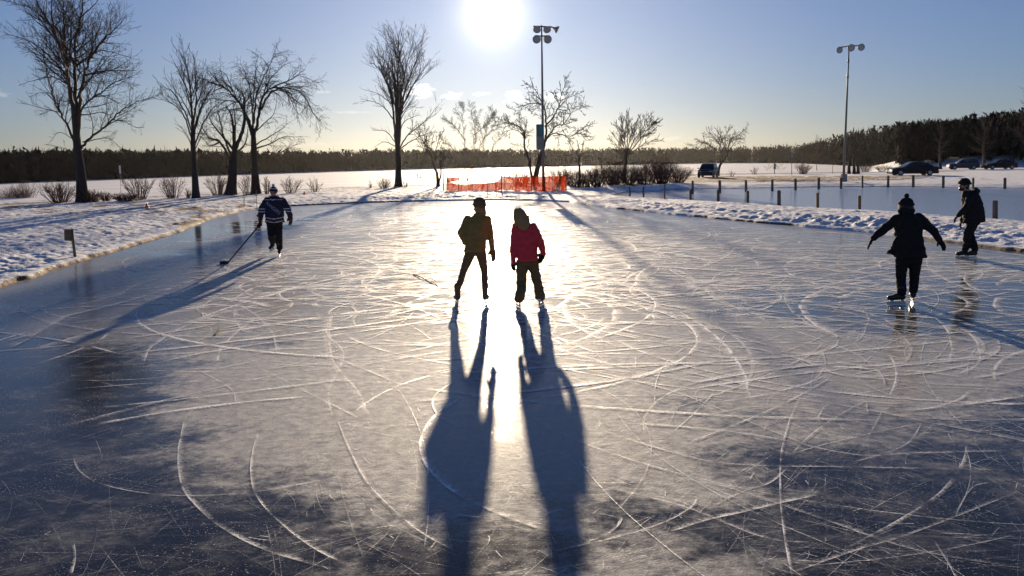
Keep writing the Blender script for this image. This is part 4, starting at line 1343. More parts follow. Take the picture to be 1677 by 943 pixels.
rad = np.array(steps(3, 9, 1.03) + steps(9, 90, 1.0046) + steps(90, 420, 1.018) + steps(420, 4200, 1.07))
ang_ = np.radians(np.concatenate([np.arange(-43, 43, 0.125), np.arange(43, 317, 3.2)]))
AA, RR = np.meshgrid(ang_, rad)
X, Y = (RR * np.sin(AA)).ravel(), (RR * np.cos(AA)).ravel()
Hh, Gg, Ff = terrain(X, Y, True)
na, nr = len(ang_), len(rad)
i, j = np.meshgrid(np.arange(nr - 1), np.arange(na), indexing='ij')
j2 = (j + 1) % na
Q = np.stack([i * na + j, (i + 1) * na + j, (i + 1) * na + j2, i * na + j2], -1).reshape(-1, 4)[:, ::-1]
me = quick_mesh('ground', np.stack([X, Y, Hh], -1), Q)
ca = me.color_attributes.new('cover', 'FLOAT_COLOR', 'POINT')
ca.data.foreach_set('color', np.stack([Gg, Ff, Gg * 0, Gg * 0 + 1], -1).astype(np.float32).ravel())
ground = link('ground', me, snow_ground(), smooth=True)
tag(ground, 'snow covered ground and banks with brown grass showing through', kind='structure')


def flat(name, poly, z, mat, label):
    bm = bmesh.new()
    vs = [bm.verts.new((x, y, z)) for x, y in poly]
    f = bm.faces.new(vs)
    bmesh.ops.recalc_face_normals(bm, faces=[f])
    if f.normal.z < 0: f.normal_flip()
    bmesh.ops.triangulate(bm, faces=[f])
    me = bpy.data.meshes.new(name); bm.to_mesh(me); bm.free()
    return tag(link(name, me, mat), label, kind='structure')


def grow_poly(poly, d):
    P = [Vector((x, y)) for x, y in poly]
    area = sum(a.x * b.y - b.x * a.y for a, b in zip(P, P[1:] + P[:1]))
    s = 1 if area > 0 else -1
    out = []
    for a, b, c in zip(P[-1:] + P[:-1], P, P[1:] + P[:1]):
        n1 = Vector(((b - a).y, -(b - a).x)).normalized() * s
        n2 = Vector(((c - b).y, -(c - b).x)).normalized() * s
        n = (n1 + n2).normalized()
        out.append(tuple(b + n * d))
    return out


def el(px, py, rx, ry, an, w):
    p = at(px, py)
    return (p.x, p.y, rx, ry, an, w)


ice_m = ice_mat('rink_ice', [
    (0.3, 17, 8.5, 14, 0.0, 0.28), (2.6, 9.2, 4.6, 4.2, 0.2, 0.20), (-1.7, 8.4, 2.8, 3.8, -.3, 0.34), (0.3, 4.6, 2.4, 4.2, 0, 0.34),
    (3.9, 9.4, 2.8, 1.7, 0.1, 0.36), (5, 26, 12, 14, 0, 0.20), (-8.0, 18, 3.6, 5.5, 0.2, 0.42), (-5.5, 24, 4, 9, .1, .24),
    (-5.6, 7.2, 3.4, 4.6, 0.35, -0.42), (-8.5, 9.5, 3.0, 3.2, .3, -0.26), (6.4, 7.5, 2.6, 3.2, 0.2, -0.30), (6.4, 14.2, 4.4, 3.4, 0.3, -0.42), (-5.4, 13.4, 2.6, 2.4, 0.3, .40),
    (-11.8, 27, 2.4, 15, -.32, -0.60), (-3.6, 4.2, 2.4, 2.4, 0, -0.25), (3.4, 4.0, 2.4, 1.8, 0, -0.22)], 0.0, 0.32)
flat('rink', grow_poly(RINK, 0.3), 0.0, ice_m, 'scratched natural ice of the skating rink')
ice2_m = ice_mat('second_rink_ice', [(25, 60, 40, 30, 0, 0.25)], 0.1, 0.0, (10, 20), .9, (0.40, 0.58, 0.84))
flat('second_rink', grow_poly(RINK2, 0.35), -0.004, ice2_m, 'pale bluish ice of the second rink behind the posts')

# frozen lake, from the near shore to the far one
lk = []
for azd in np.arange(-80, math.degrees(AZR) + 3, 2.0):
    a = R(azd)
    lk.append((math.sin(a), math.cos(a), float(np.interp(a, FAZ, FR)) + 6))
poly = [(s * rr_, c * rr_) for s, c, rr_ in lk] + [(s * 30, c * 30) for s, c, rr_ in lk[::-1]]
V = [(x, y, ZL) for x, y in poly]
n_ = len(lk)
lake = link('lake', quick_mesh('lake', V, [(i, 2 * n_ - 1 - i, 2 * n_ - 2 - i, i + 1) for i in range(n_ - 1)]), lake_mat())
tag(lake, 'wide frozen lake covered with snow', kind='structure')

# dark strip along the shore: edge shadow put in as colour, and the road
xs = np.arange(-60, 62, 0.7)
V, Q = [], []
for i, x in enumerate(xs):
    y = float(np.interp(x, SH[:, 0], SH[:, 1]))
    wob = 0.25 * float(fbm(np.array([x * .5]), np.array([3.0]), 4)[0])
    for dy_ in (-1.9 + wob, 0.2, 1.7):
        V.append((x, y + dy_, hz(x, y + dy_) * 0.5 + 0.5 * 0.12 + 0.07))
    if i:
        b = (i - 1) * 3
        Q += [(b, b + 3, b + 4, b + 1), (b + 1, b + 4, b + 5, b + 2)]
tag(link('shore_strip', quick_mesh('shore_strip', V, Q), M['strip_dark']), 'narrow dark strip along the lake shore for its shadowed edge and road', kind='structure')

# ================================================================== far woods
def px_of_az(a):
    return CX + F * math.tan(a) * math.cos(PITCH)


rng = np.random.default_rng(11)
TOP = np.array([(-900, 250), (0, 252), (150, 251), (280, 250), (400, 252), (520, 251), (620, 248), (850, 247), (1000, 245.5), (1130, 244), (1250, 240), (1310, 238), (1345, 230), (1400, 215), (1480, 206), (1560, 196), (1620, 190), (1655, 183), (1677, 178), (1900, 160), (2300, 150)])


def wood(name, label, azs, rs, tri, size, cut):
    azs, rs = np.asarray(azs), np.asarray(rs)
    px = CX + F * np.tan(azs) * math.cos(PITCH)
    ty = np.interp(px, TOP[:, 0], TOP[:, 1])
    ty = ty + 3.0 * vnoise(px * .05, px * 0 + .5, 3) + 3 * vnoise(px * .013, px * 0 + .5, 5)
    hor = 262 + (CX - px) * math.tan(-ROLL)
    x, y = rs * np.sin(azs), rs * np.cos(azs)
    zb = terrain(x, y)
    ztop = CAM.z + rs * np.cos(azs) / math.cos(PITCH) * (hor - ty) / F
    H = np.maximum((ztop - zb) * rng.uniform(0.72, 1.04, len(rs)), 2.5)
    V, T_ = [], []
    for q in range(len(rs)):
        h, wd = H[q], H[q] * rng.uniform(0.22, 0.36)
        con = rng.random() < cut
        n = tri
        u = rng.random(n)
        zz = (0.01 + 0.99 * u) * h
        if con: pr = (1 - u) * 0.6 + 0.05
        else: pr = np.sqrt(np.clip(1 - ((u - 0.6) / 0.62) ** 2, 0.12, 1)) * np.where(u > .93, .6, 1)
        th = rng.uniform(0, 6.283, n); rr_ = np.sqrt(rng.random(n)) * pr * wd
        c = np.stack([x[q] + rr_ * np.cos(th), y[q] + rr_ * np.sin(th), zb[q] + zz], -1)
        o = rng.normal(0, size, (n, 3, 3)); o[:, :, 2] *= 1.25
        if not con: o[:, 2, 2] += size * 1.2; o[:, 0, :2] *= .5; o[:, 1, :2] *= .5
        V.append((c[:, None, :] + o).reshape(-1, 3))
        # trunk and a few upright limbs
        m_ = 7
        a = rng.uniform(-1, 1, (m_, 2)) * wd * .7; a[0] = 0
        lo = np.stack([x[q] + a[:, 0] * .1, y[q] + a[:, 1] * .1, zb[q] + h * rng.uniform(0, .3, m_)], -1); lo[0, 2] = zb[q] - .3
        hi = np.stack([x[q] + a[:, 0], y[q] + a[:, 1], zb[q] + h * rng.uniform(.8, 1.06, m_)], -1)
        wv = np.full((m_, 3), 0.0); wv[:, 0] = h * .012; wv[0, 0] = h * .022
        V.append(np.stack([lo - wv, lo + wv, hi], 1).reshape(-1, 3))
    V = np.concatenate(V)
    T_ = np.arange(len(V)).reshape(-1, 3)
    o = link(name, quick_mesh(name, V, T_), M['forest'])
    return tag(o, label, kind='stuff')


az_f = rng.uniform(R(-44), AZR + 0.02, 2300)
r_f = np.interp(az_f, FAZ, FR) + 1.5 + 75 * rng.random(2300) ** 1.6
wood('far_forest', 'dark wooded far shore of the frozen lake', az_f, r_f, 64, 0.8, 0.22)
az_r = rng.uniform(AZR - 0.005, R(50), 900)
r_r = 205 + 130 * rng.random(900) ** 1.3
wood('hillside_forest', 'dark leafless wood on the rising ground behind the parked cars', az_r, r_r, 110, 0.42, 0.10)

# ================================================================== skate marks on the ice
traced = [  # photo outline of the clearest strokes, width in metres, strength
    ([(330, 655), (305, 690), (295, 740), (300, 790), (322, 825), (370, 865), (440, 900), (560, 935)], .055, .75),
    ([(432, 688), (415, 740), (414, 790), (430, 825), (470, 865), (520, 900), (570, 925)], .03, .9),
    ([(120, 745), (130, 770), (160, 790), (220, 805), (300, 812), (400, 808), (480, 795), (570, 778)], .022, .7),
    ([(550, 680), (575, 740), (610, 800), (680, 865), (750, 905)], .028, .7),
    ([(230, 602), (245, 570), (290, 540), (340, 520), (410, 503)], .09, .8),
    ([(350, 597), (360, 570), (385, 545), (420, 518)], .09, .8), ([(235, 607), (330, 609), (395, 610)], .05, .7),
    ([(385, 660), (380, 640), (350, 620), (320, 605)], .03, .6), ([(0, 575), (40, 555), (80, 530), (110, 517), (180, 500), (250, 480), (330, 452)], .22, .75),
    ([(0, 562), (30, 553), (60, 545)], .12, .8), ([(4, 508), (14, 522), (12, 535), (0, 544)], .1, .75), ([(75, 550), (90, 530), (105, 520)], .1, .7),
    ([(120, 500), (160, 492), (200, 480)], .12, .7), ([(60, 470), (75, 480), (65, 485)], .1, .7), ([(95, 468), (102, 478), (98, 485)], .1, .6), ([(165, 448), (170, 440), (200, 436), (240, 428)], .1, .7),
    ([(130, 447), (165, 440), (215, 432)], .06, .6), ([(185, 490), (215, 470), (260, 455)], .12, .7), ([(255, 470), (300, 450), (360, 435), (420, 420)], .16, .6),
    ([(1530, 518), (1553, 540), (1562, 565), (1558, 597)], .09, .85), ([(1572, 535), (1600, 555), (1609, 580), (1600, 600), (1568, 616)], .1, .9),
    ([(1180, 560), (1300, 585), (1370, 612), (1440, 620), (1540, 629), (1677, 634)], .09, .75), ([(1592, 640), (1572, 655), (1530, 668), (1495, 672)], .06, .85),
    ([(1380, 600), (1440, 640), (1520, 655), (1677, 662)], .06, .7), ([(1000, 692), (1130, 700), (1250, 715), (1400, 745), (1500, 742), (1677, 738)], .05, .7),
    ([(1090, 872), (1150, 852), (1215, 838), (1280, 822), (1345, 808)], .07, .95), ([(1165, 830), (1215, 805), (1260, 790), (1290, 765)], .035, .8),
    ([(1585, 725), (1578, 760), (1545, 805), (1480, 850), (1380, 905)], .04, .75), ([(955, 890), (990, 876), (1010, 862), (1018, 848)], .03, .8),
    ([(900, 905), (1020, 878), (1090, 855), (1130, 832), (1142, 814)], .025, .8), ([(970, 700), (1100, 740), (1200, 760), (1400, 765), (1677, 770)], .05, .6),
    ([(1120, 690), (1250, 665), (1400, 690), (1500, 715)], .04, .5), ([(1410, 735), (1430, 700), (1445, 672)], .018, .9), ([(1390, 760), (1480, 730), (1510, 692)], .018, .9),
    ([(1560, 850), (1590, 800), (1620, 790)], .02, .8), ([(1190, 540), (1260, 560), (1340, 610)], .06, .6), ([(1330, 578), (1400, 560), (1420, 530)], .05, .6),
    ([(1070, 620), (1200, 600), (1300, 570), (1400, 530), (1480, 520)], .06, .5), ([(940, 600), (1100, 640), (1250, 700), (1350, 740)], .05, .5),
    ([(1290, 940), (1400, 900), (1500, 870), (1677, 800)], .04, .6), ([(1530, 885), (1560, 935), (1580, 980)], .02, .8), ([(1100, 780), (1200, 800), (1350, 850), (1500, 900), (1677, 930)], .05, .5),
    ([(1000, 800), (1120, 830), (1250, 880), (1330, 890)], .04, .5), ([(115, 943), (122, 915), (120, 890)], .03, .8), ([(370, 530), (352, 548)], .02, .6),
    ([(540, 690), (535, 640), (560, 580), (530, 540), (560, 500)], .10, .45), ([(600, 690), (580, 640), (545, 600), (535, 560), (540, 500)], .14, .5), ([(420, 600), (520, 650), (600, 690)], .05, .5),
    ([(380, 590), (480, 570), (560, 590), (680, 640)], .06, .5), ([(440, 470), (390, 500), (400, 540), (460, 545)], .12, .6), ([(470, 440), (420, 470), (370, 500)], .15, .6),
    ([(455, 400), (410, 408), (405, 420), (450, 428)], .16, .7), ([(345, 395), (362, 380), (420, 378)], .14, .7), ([(380, 390), (400, 402), (460, 398), (520, 392)], .15, .6),
]
strokes = []
for pts, wd, sg in traced:
    strokes.append(([Vector((p.x, p.y)) for p in catmull([at(a, b) for a, b in pts], 9)], wd * 1.05, sg * .8))
rs_ = random.Random(5)
RP = np.array(RINK)


def arc_try(cx, cy, L, rad_, hd, n):
    pts = []
    x, y = cx, cy
    kk = 1.0 / rad_
    dk = rs_.uniform(-.5, .5) * abs(kk) / L * 1.2
    for q in range(n + 1):
        pts.append((x, y))
        hd += kk * L / n; kk += dk * L / n
        x += math.cos(hd) * L / n; y += math.sin(hd) * L / n
    A = np.array(pts)
    return A if (sdist(RINK, A[:, 0], A[:, 1]) < -0.5).all() else None


def scatter(count, Lr, Rr, wr, sr, n, spot, spread=9.0):
    c = 0
    while c < count:
        cx, cy = spot()
        A = arc_try(cx, cy, rs_.uniform(*Lr), rs_.choice((-1, 1)) * rs_.uniform(*Rr), rs_.choice((0, math.pi)) + .12 + rs_.gauss(0, spread), n)
        if A is None: continue
        if A[:, 1].min() < 9.5 - .6 * A[:, 0].clip(-2.5, 0).min() - 1.5 and A[:, 0].min() < -1.6 and wr[1] > .0085 and rs_.random() < .85: continue
        if A[:, 1].min() < 8 and wr[1] > .035 and rs_.random() < .6: continue
        strokes.append(([Vector(p) for p in A], rs_.uniform(*wr), rs_.uniform(*sr)))
        c += 1


def far_spot(): return rs_.gauss(2, 7), rs_.uniform(15, 46)
def mid_spot(): return rs_.gauss(1.5, 4.5), rs_.uniform(7.5, 24)
def near_spot(): return rs_.uniform(-4.2, 6.5), rs_.triangular(3.2, 14, 5)
def right_spot(): return rs_.uniform(1.0, 9), rs_.uniform(4.5, 16)


scatter(700, (2, 10), (2.5, 20), (.08, .28), (.4, 1.0), 22, far_spot, .55)
scatter(150, (1.5, 6), (.9, 4), (.08, .22), (.4, 1.0), 22, far_spot)
scatter(260, (1.5, 8), (2.0, 16), (.04, .16), (.3, .95), 20, mid_spot, .6)
scatter(70, (1.5, 5), (.8, 4), (.04, .12), (.3, .8), 20, mid_spot)
scatter(45, (1.5, 7), (1.5, 10), (.02, .06), (.2, .5), 20, right_spot, .5)
scatter(520, (.8, 5), (1.0, 14), (.010, .030), (.4, .95), 14, mid_spot, .9)
scatter(230, (.3, 3.2), (.6, 12), (.003, .009), (.3, .8), 12, near_spot)
scatter(90, (.8, 4), (1.0, 9), (.005, .014), (.3, .8), 12, right_spot)
scatter(700, (.08, .5), (.1, 2.0), (.006, .02), (.4, .95), 5, mid_spot)
scatter(1100, (.03, .2), (.1, 2.0), (.004, .014), (.4, .95), 4, near_spot)
def left_loops(): return rs_.gauss(-3.6, 1.8), rs_.uniform(12, 24)
scatter(70, (1.5, 5), (.7, 3.0), (.05, .16), (.5, 1.0), 24, left_loops, 1.2)
scatter(40, (1.5, 5), (1.2, 6), (.05, .13), (.25, .7), 24, right_spot, .7)
scatter(1500, (.4, 3.0), (1.5, 20), (.003, .008), (.10, .38), 9, near_spot, .9)
V, Q, UV, ST = [], [], [], []
for q, (pts, wd, sg) in enumerate(strokes):
    z = 0.003 + 0.006 * ((q * 0.61803) % 1)
    m_ = len(pts); b = len(V)
    for i, p in enumerate(pts):
        t = pts[min(i + 1, m_ - 1)] - pts[max(i - 1, 0)]
        nn = Vector((-t.y, t.x)).normalized() * wd / 2 if t.length > 1e-9 else Vector((wd / 2, 0))
        nn *= 0.7 + 0.6 * (mnoise.noise(Vector((p.x * 1.7, p.y * 1.7, q))) + 0.5)
        V += [(p.x - nn.x, p.y - nn.y, z), (p.x + nn.x, p.y + nn.y, z)]
        ST += [sg, sg]
        if i:
            a = b + 2 * (i - 1)
            Q.append((a, a + 2, a + 3, a + 1))
            u1, u2 = (i - 1) / (m_ - 1), i / (m_ - 1)
            UV += [u1, 0, u2, 0, u2, 1, u1, 1]
me = quick_mesh('skate_marks', V, Q)
uvl = me.uv_layers.new(name='uv'); uvl.data.foreach_set('uv', np.array(UV, np.float32))
at_ = me.attributes.new('strength', 'FLOAT', 'POINT'); at_.data.foreach_set('value', np.array(ST, np.float32))
tag(link('skate_marks', me, marks_mat()), 'white scratches and curved skate marks scraped into the ice', kind='stuff')

# ================================================================== bare trees
class Wood:
    """tubes of one tree: trunk mesh and crown mesh; growth is done on plain numbers for speed"""
    def __init__(s, org, seed):
        s.org = Vector(org)
        s.rnd = random.Random(seed)
        s.trunk, s.crown = MB(org), MB(org)
        s.tw = ([], [])                    # twig verts and faces, three-sided

    def twig(s, pts, rs):
        v, f = s.tw
        b = len(v)
        o = s.org
        for i, (p, r) in enumerate(zip(pts, rs)):
            t = pts[min(i + 1, len(pts) - 1)] - pts[max(i - 1, 0)]
            a = Vector((t.y, -t.x, 0.01 * t.z + 1e-4))
            if a.length < 1e-4: a = Vector((1, 0, 0))
            a.normalize()
            c = t.cross(a).normalized()
            q = p - o
            v.append(tuple(q + a * r)); v.append(tuple(q - a * (r * .5) + c * (r * .87))); v.append(tuple(q - a * (r * .5) - c * (r * .87)))
            if i:
                k = b + 3 * i
                f.append((k - 3, k - 2, k + 1, k)); f.append((k - 2, k - 1, k + 2, k + 1)); f.append((k - 1, k - 3, k, k + 2))

    def shoot(s, p, d, L, r, lev, P):
        rnd = s.rnd
        n = 5 if lev == 1 else (4 if lev == 2 else 3)
        pts = [p]
        d = d.normalized()
        for i in range(n):
            d = d + Vector((rnd.gauss(0, 1), rnd.gauss(0, 1), rnd.gauss(0, 1))) * P['wig'] + Vector((0, 0, P['up'] / n))
            d.normalize()
            p = p + d * (L / n)
            pts.append(p)
        rmin = P['rmin']
        rs = [max(rmin, r * (1 - 0.75 * i / n)) for i in range(n + 1)]
        s.twig(pts, rs)
        s.kids(pts, rs, L, lev, P)

    def kids(s, pts, rs, L, lev, P):
        if lev >= P['lev']: return
        rnd = s.rnd
        cnt = max(2, int(L * P['den'][lev] * rnd.uniform(.8, 1.2)))
        cnt = min(cnt, 36)
        m = len(pts) - 1
        for c in range(cnt):
            t = P['t0'][lev] + (1 - P['t0'][lev]) * (c + rnd.random()) / cnt
            q = min(t * m, m - 1e-4)
            i = int(q)
            p = pts[i].lerp(pts[i + 1], q - i)
            tg = (pts[i + 1] - pts[i]).normalized()
            side = Vector((rnd.gauss(0, 1), rnd.gauss(0, 1), rnd.gauss(0, 1) * .8))
            side = side - tg * side.dot(tg)
            if side.length < 1e-3: continue
            side.normalize()
            a = R(rnd.uniform(*P['ang']))
            d = tg * math.cos(a) + side * math.sin(a)
            l = L * P['len'][lev] * rnd.uniform(.55, 1.15) * (1.12 - .62 * t)
            l = min(l, P['lmax'][lev])
            if l < 0.12: continue
            r = (rs[i] + (rs[i + 1] - rs[i]) * (q - i)) * .55
            s.shoot(p, d, l, max(P['rmin'], min(r, l * .018)), lev + 1, P)


PRM = dict(lev=3, den=(4.6, 5.2, 5.0), len=(.46, .5, .5), lmax=(2.8, 1.6, .85), ang=(28, 58), up=.35, wig=.13, rmin=.006, t0=(.22, .15, .15))


def traced_tree(cat_name, label, crop, trunk, limbs, seed, group=None, prm=None, r_trunk=.25, spread=.5, base=None, taper=.42, fat=1.0):
    """trunk and main limbs follow the photo's; the tree has its own distance and limbs also lean towards and away"""
    ox, oy, sc_ = crop
    px = lambda p: (ox + p[0] / sc_, oy + p[1] / sc_)
    b = atg(*(base or px(trunk[0])))
    Y = b.y
    W = Wood(b, seed)
    P = dict(PRM); P.update(prm or {})
    rnd = W.rnd
    T = [aty(*px(p), Y) for p in trunk]
    T[0] = b - Vector((0, 0, .15))
    T = catmull(T, 5)
    n = len(T)
    fl = lambda i: 1 + .6 * math.exp(-i / (n * .08))
    W.trunk.tube(T, [r_trunk * (1 - taper * i / n) * fl(i) for i in range(n)], 10)
    tree_r = r_trunk * (1 - taper)
    for lb in limbs:
        thick = 1.0
        if isinstance(lb[0], (int, float)): thick, lb = lb[0], lb[1]
        q = [aty(*px(p), Y) for p in lb]
        L = sum((c - a).length for a, c in zip(q, q[1:]))
        dirn = rnd.choice((-1, 1)) * rnd.uniform(.15, 1) * spread
        m = len(q) - 1
        q = [aty(*px(p), Y + dirn * L * .8 * (i / m) ** 1.2) for i, p in enumerate(lb)]
        pts = catmull(q, 6)
        k_ = len(pts)
        rr = min(tree_r, .0125 * L + .018) * thick * fat
        for i in range(1, k_ - 1):
            pts[i] = pts[i] + Vector((rnd.gauss(0, 1), rnd.gauss(0, 1), rnd.gauss(0, 1))) * .018 * min(2, L * .25)
        rs = [max(.012, P['rmin'] * 1.3, rr * (1 - .86 * (i / (k_ - 1)) ** .8)) for i in range(k_)]
        (W.trunk if rr > tree_r * .99 else W.crown).tube(pts, rs, 6)
        W.kids(pts, rs, L, 0, P)
    W.crown.v += []
    bb = len(W.crown.v)
    W.crown.v += W.tw[0]
    W.crown.f += [tuple(i + bb for i in f) for f in W.tw[1]]
    t = empty(cat_name, b, label, 'tree', group)
    W.trunk.build('trunk', M['bark'], t, True)
    W.crown.build('crown', M['twig'], t)
    return t


G = 'leafless trees along the lake shore'
C1 = (0, 0, 2.773)
traced_tree('bare_tree', 'tallest leafless tree, its top cut off, at the left end of the dark shore strip', C1,
    [(375, 918), (366, 780), (353, 690), (346, 590), (338, 520)],
    [(1.25, [(338, 540), (320, 420), (308, 330), (275, 220), (225, 110), (180, 30), (140, -70)]), (1.25, [(346, 600), (348, 500), (343, 300), (345, 180), (370, 60), (388, -80)]),
     [(320, 420), (300, 250), (290, 120), (288, 0), (285, -90)], (1.15, [(345, 580), (370, 400), (395, 300), (440, 220), (500, 150), (555, 95)]), [(355, 650), (370, 500), (430, 440), (510, 380), (600, 345)],
     [(360, 680), (410, 625), (490, 565), (540, 510), (610, 470), (690, 440)], (.6, [(490, 565), (550, 545), (610, 575), (655, 580)]), (.7, [(375, 645), (450, 630), (500, 630), (560, 685)]),
     [(345, 660), (300, 560), (255, 470), (215, 330), (190, 200)], [(310, 350), (240, 270), (170, 210), (90, 170), (28, 155)], [(305, 380), (240, 350), (170, 360), (85, 388)],
     (.7, [(330, 630), (270, 600), (228, 642)]), (.6, [(335, 690), (280, 670), (210, 655)]), [(343, 300), (400, 260), (470, 230), (600, 265)], [(380, 345), (450, 325), (540, 320), (620, 322)],
     [(275, 220), (240, 120), (235, 0), (245, -70)], [(360, 80), (430, 20), (475, -50)], [(348, 450), (395, 380), (460, 300), (520, 230)], (.8, [(255, 470), (200, 420), (130, 440)]),
     (.8, [(300, 560), (240, 500), (180, 520)]), [(430, 440), (450, 380), (475, 330)], [(308, 330), (320, 200), (325, 80), (340, -40)], (.8, [(430, 440), (480, 440), (540, 470)]),
     [(225, 110), (170, 60), (130, 0)], [(360, 520), (400, 520), (470, 510), (530, 550)]], 1, G, r_trunk=.27)
C2 = (250, 70, 3.629)
UPR = dict(ang=(16, 38), up=.5)
traced_tree('bare_tree', 'slim leafless tree with upswept branches, the narrower one beside the drooping tree', C2,
    [(258, 922), (250, 780), (241, 640), (239, 520)],
    [(1.2, [(239, 530), (232, 380), (222, 250), (205, 150), (180, 55)]), [(239, 560), (200, 430), (130, 300), (58, 255)], [(236, 580), (190, 440), (120, 365), (45, 335)],
     [(238, 500), (258, 350), (252, 200), (246, 85)], [(240, 520), (290, 380), (340, 290), (365, 255)], [(245, 620), (300, 480), (350, 400), (400, 350)], [(232, 400), (190, 250), (125, 105)],
     [(239, 590), (270, 450), (300, 340), (320, 240)], [(236, 640), (210, 560), (150, 480)], [(230, 330), (180, 220), (150, 150)], [(235, 450), (170, 330), (75, 205)], [(245, 400), (290, 290), (300, 180)], [(243, 650), (290, 560), (330, 510)]],
    2, G, UPR, .2)
traced_tree('bare_tree', 'stout low leafless tree with a flared trunk between two shoreline trees', C2,
    [(462, 905), (475, 790), (486, 680), (487, 600)],
    [[(482, 720), (400, 590), (330, 560), (280, 465)], (1.3, [(487, 610), (470, 440), (430, 370)]), (1.3, [(486, 640), (540, 500), (542, 340), (530, 285)]), [(482, 680), (400, 650), (330, 655)], [(486, 660), (550, 600), (570, 480)],
     [(486, 640), (420, 560), (355, 480), (330, 410)], [(486, 640), (490, 480), (480, 360)], [(400, 590), (340, 610), (290, 560)], [(486, 690), (440, 610), (400, 460), (390, 400)]], 3, G, dict(wig=.2), .33, taper=.62, fat=1.9)
DRP = dict(up=-.45, ang=(25, 60), wig=.15)
traced_tree('bare_tree', 'wide leafless tree with arching drooping branches behind the hockey player', C2,
    [(616, 897), (608, 780), (603, 660), (599, 560)],
    [(1.2, [(600, 575), (550, 420), (500, 340), (430, 270), (340, 235), (245, 192)]), [(600, 540), (570, 450), (520, 370), (480, 290), (440, 200), (400, 160)], [(598, 520), (590, 380), (575, 270), (550, 180), (520, 120)],
     (1.3, [(601, 570), (630, 430), (655, 320), (720, 260), (830, 215), (905, 155)]), [(640, 400), (690, 310), (760, 270), (850, 280), (910, 330), (950, 410), (985, 455)], [(600, 480), (615, 330), (650, 230), (700, 120), (735, 65)],
     [(592, 400), (602, 300), (610, 180), (625, 65)], [(606, 610), (690, 560), (770, 510), (800, 480)], [(608, 670), (720, 668), (800, 630), (860, 600)], [(607, 630), (700, 600), (780, 560), (890, 560)],
     [(430, 270), (380, 225), (350, 180), (320, 165)], [(655, 320), (690, 230), (760, 150), (830, 110)], [(720, 260), (800, 300), (840, 380), (870, 430)], [(550, 420), (500, 400), (440, 420)], [(480, 290), (430, 240), (370, 205)],
     [(602, 540), (660, 480), (720, 420), (740, 330)], [(830, 215), (870, 190), (910, 185)], [(606, 610), (550, 600), (500, 520)]], 4, G, DRP, .27)
C3 = (580, 50, 3.627)
UP2 = dict(ang=(18, 42), up=.45, lmax=(2.2, 1.3, .7), den=(3.0, 3.8, 4.0))
traced_tree('bare_tree', 'tall slender leafless tree with upright stems, near the walker and dog on the lake', C3,
    [(263, 930), (261, 800), (257, 700), (254, 650)],
    [[(250, 690), (235, 500), (215, 380), (180, 280), (140, 220), (92, 188)], [(252, 670), (225, 420), (190, 260), (168, 105)], [(253, 660), (245, 400), (225, 200), (213, 75)], (1.2, [(256, 670), (256, 380), (265, 180), (260, 52)]),
     [(258, 665), (275, 440), (300, 250), (352, 52)], [(262, 675), (290, 400), (340, 250), (402, 105)], [(264, 685), (280, 480), (360, 310), (442, 188)], [(268, 700), (320, 620), (420, 540), (505, 435)],
     [(270, 705), (350, 650), (440, 610), (490, 602)], [(266, 630), (300, 540), (390, 500)], [(248, 670), (190, 600), (105, 590)], [(248, 690), (180, 660), (118, 692)], [(234, 530), (180, 460), (110, 420), (38, 420)], [(228, 440), (150, 380), (55, 350)],
     [(262, 560), (320, 460), (400, 460)], [(190, 260), (150, 180), (120, 150)], [(256, 400), (240, 250), (240, 110)]], 5, G, UP2, .25)
traced_tree('small_tree', 'small leafless leaning tree with two stems just beside the orange fence', C3,
    [(500, 926), (492, 850), (480, 820), (462, 765)],
    [(1.2, [(466, 770), (440, 710), (400, 640), (365, 560)]), (1.2, [(503, 915), (517, 800), (482, 740), (440, 690), (420, 640)]), [(517, 805), (530, 740), (528, 690)], [(440, 710), (400, 690), (370, 640)], [(480, 740), (500, 660), (530, 600)], [(420, 670), (420, 600), (410, 540)]], 6, G, dict(rmin=.015, lmax=(1.4, 1, .6)), .12)
traced_tree('small_tree', 'airy leafless tree with several thin stems rising behind the left half of the orange fence', C3,
    [(676, 915), (672, 880), (668, 850), (666, 830)],
    [(1.4, [(668, 850), (660, 770), (655, 650), (640, 540), (600, 465)]), (1.4, [(676, 890), (702, 760), (712, 620), (742, 475)]), [(668, 850), (620, 740), (560, 680), (515, 635)], [(684, 860), (740, 700), (790, 620), (845, 555)],
     [(655, 650), (600, 570), (535, 525)], [(702, 760), (722, 640), (705, 520), (690, 440)], [(712, 620), (780, 560), (820, 470)], [(640, 540), (650, 460), (640, 430)]], 7, G, dict(rmin=.015, lmax=(1.7, 1.1, .7), up=.1), .15)
traced_tree('small_tree', 'thin leafless tree with splayed stems rising behind the middle of the orange fence', C3,
    [(752, 912), (751, 880), (750, 850), (750, 830)],
    [(1.3, [(750, 860), (752, 790), (770, 660), (738, 580), (720, 520)]), [(765, 905), (790, 800), (820, 700), (845, 580), (818, 465)], [(750, 890), (715, 830), (690, 810)], [(770, 660), (790, 560), (835, 495)], [(820, 700), (860, 640), (890, 600)]], 8, G, dict(rmin=.015, lmax=(1.5, 1, .6)), .1)
C4 = (820, 110, 4.489)
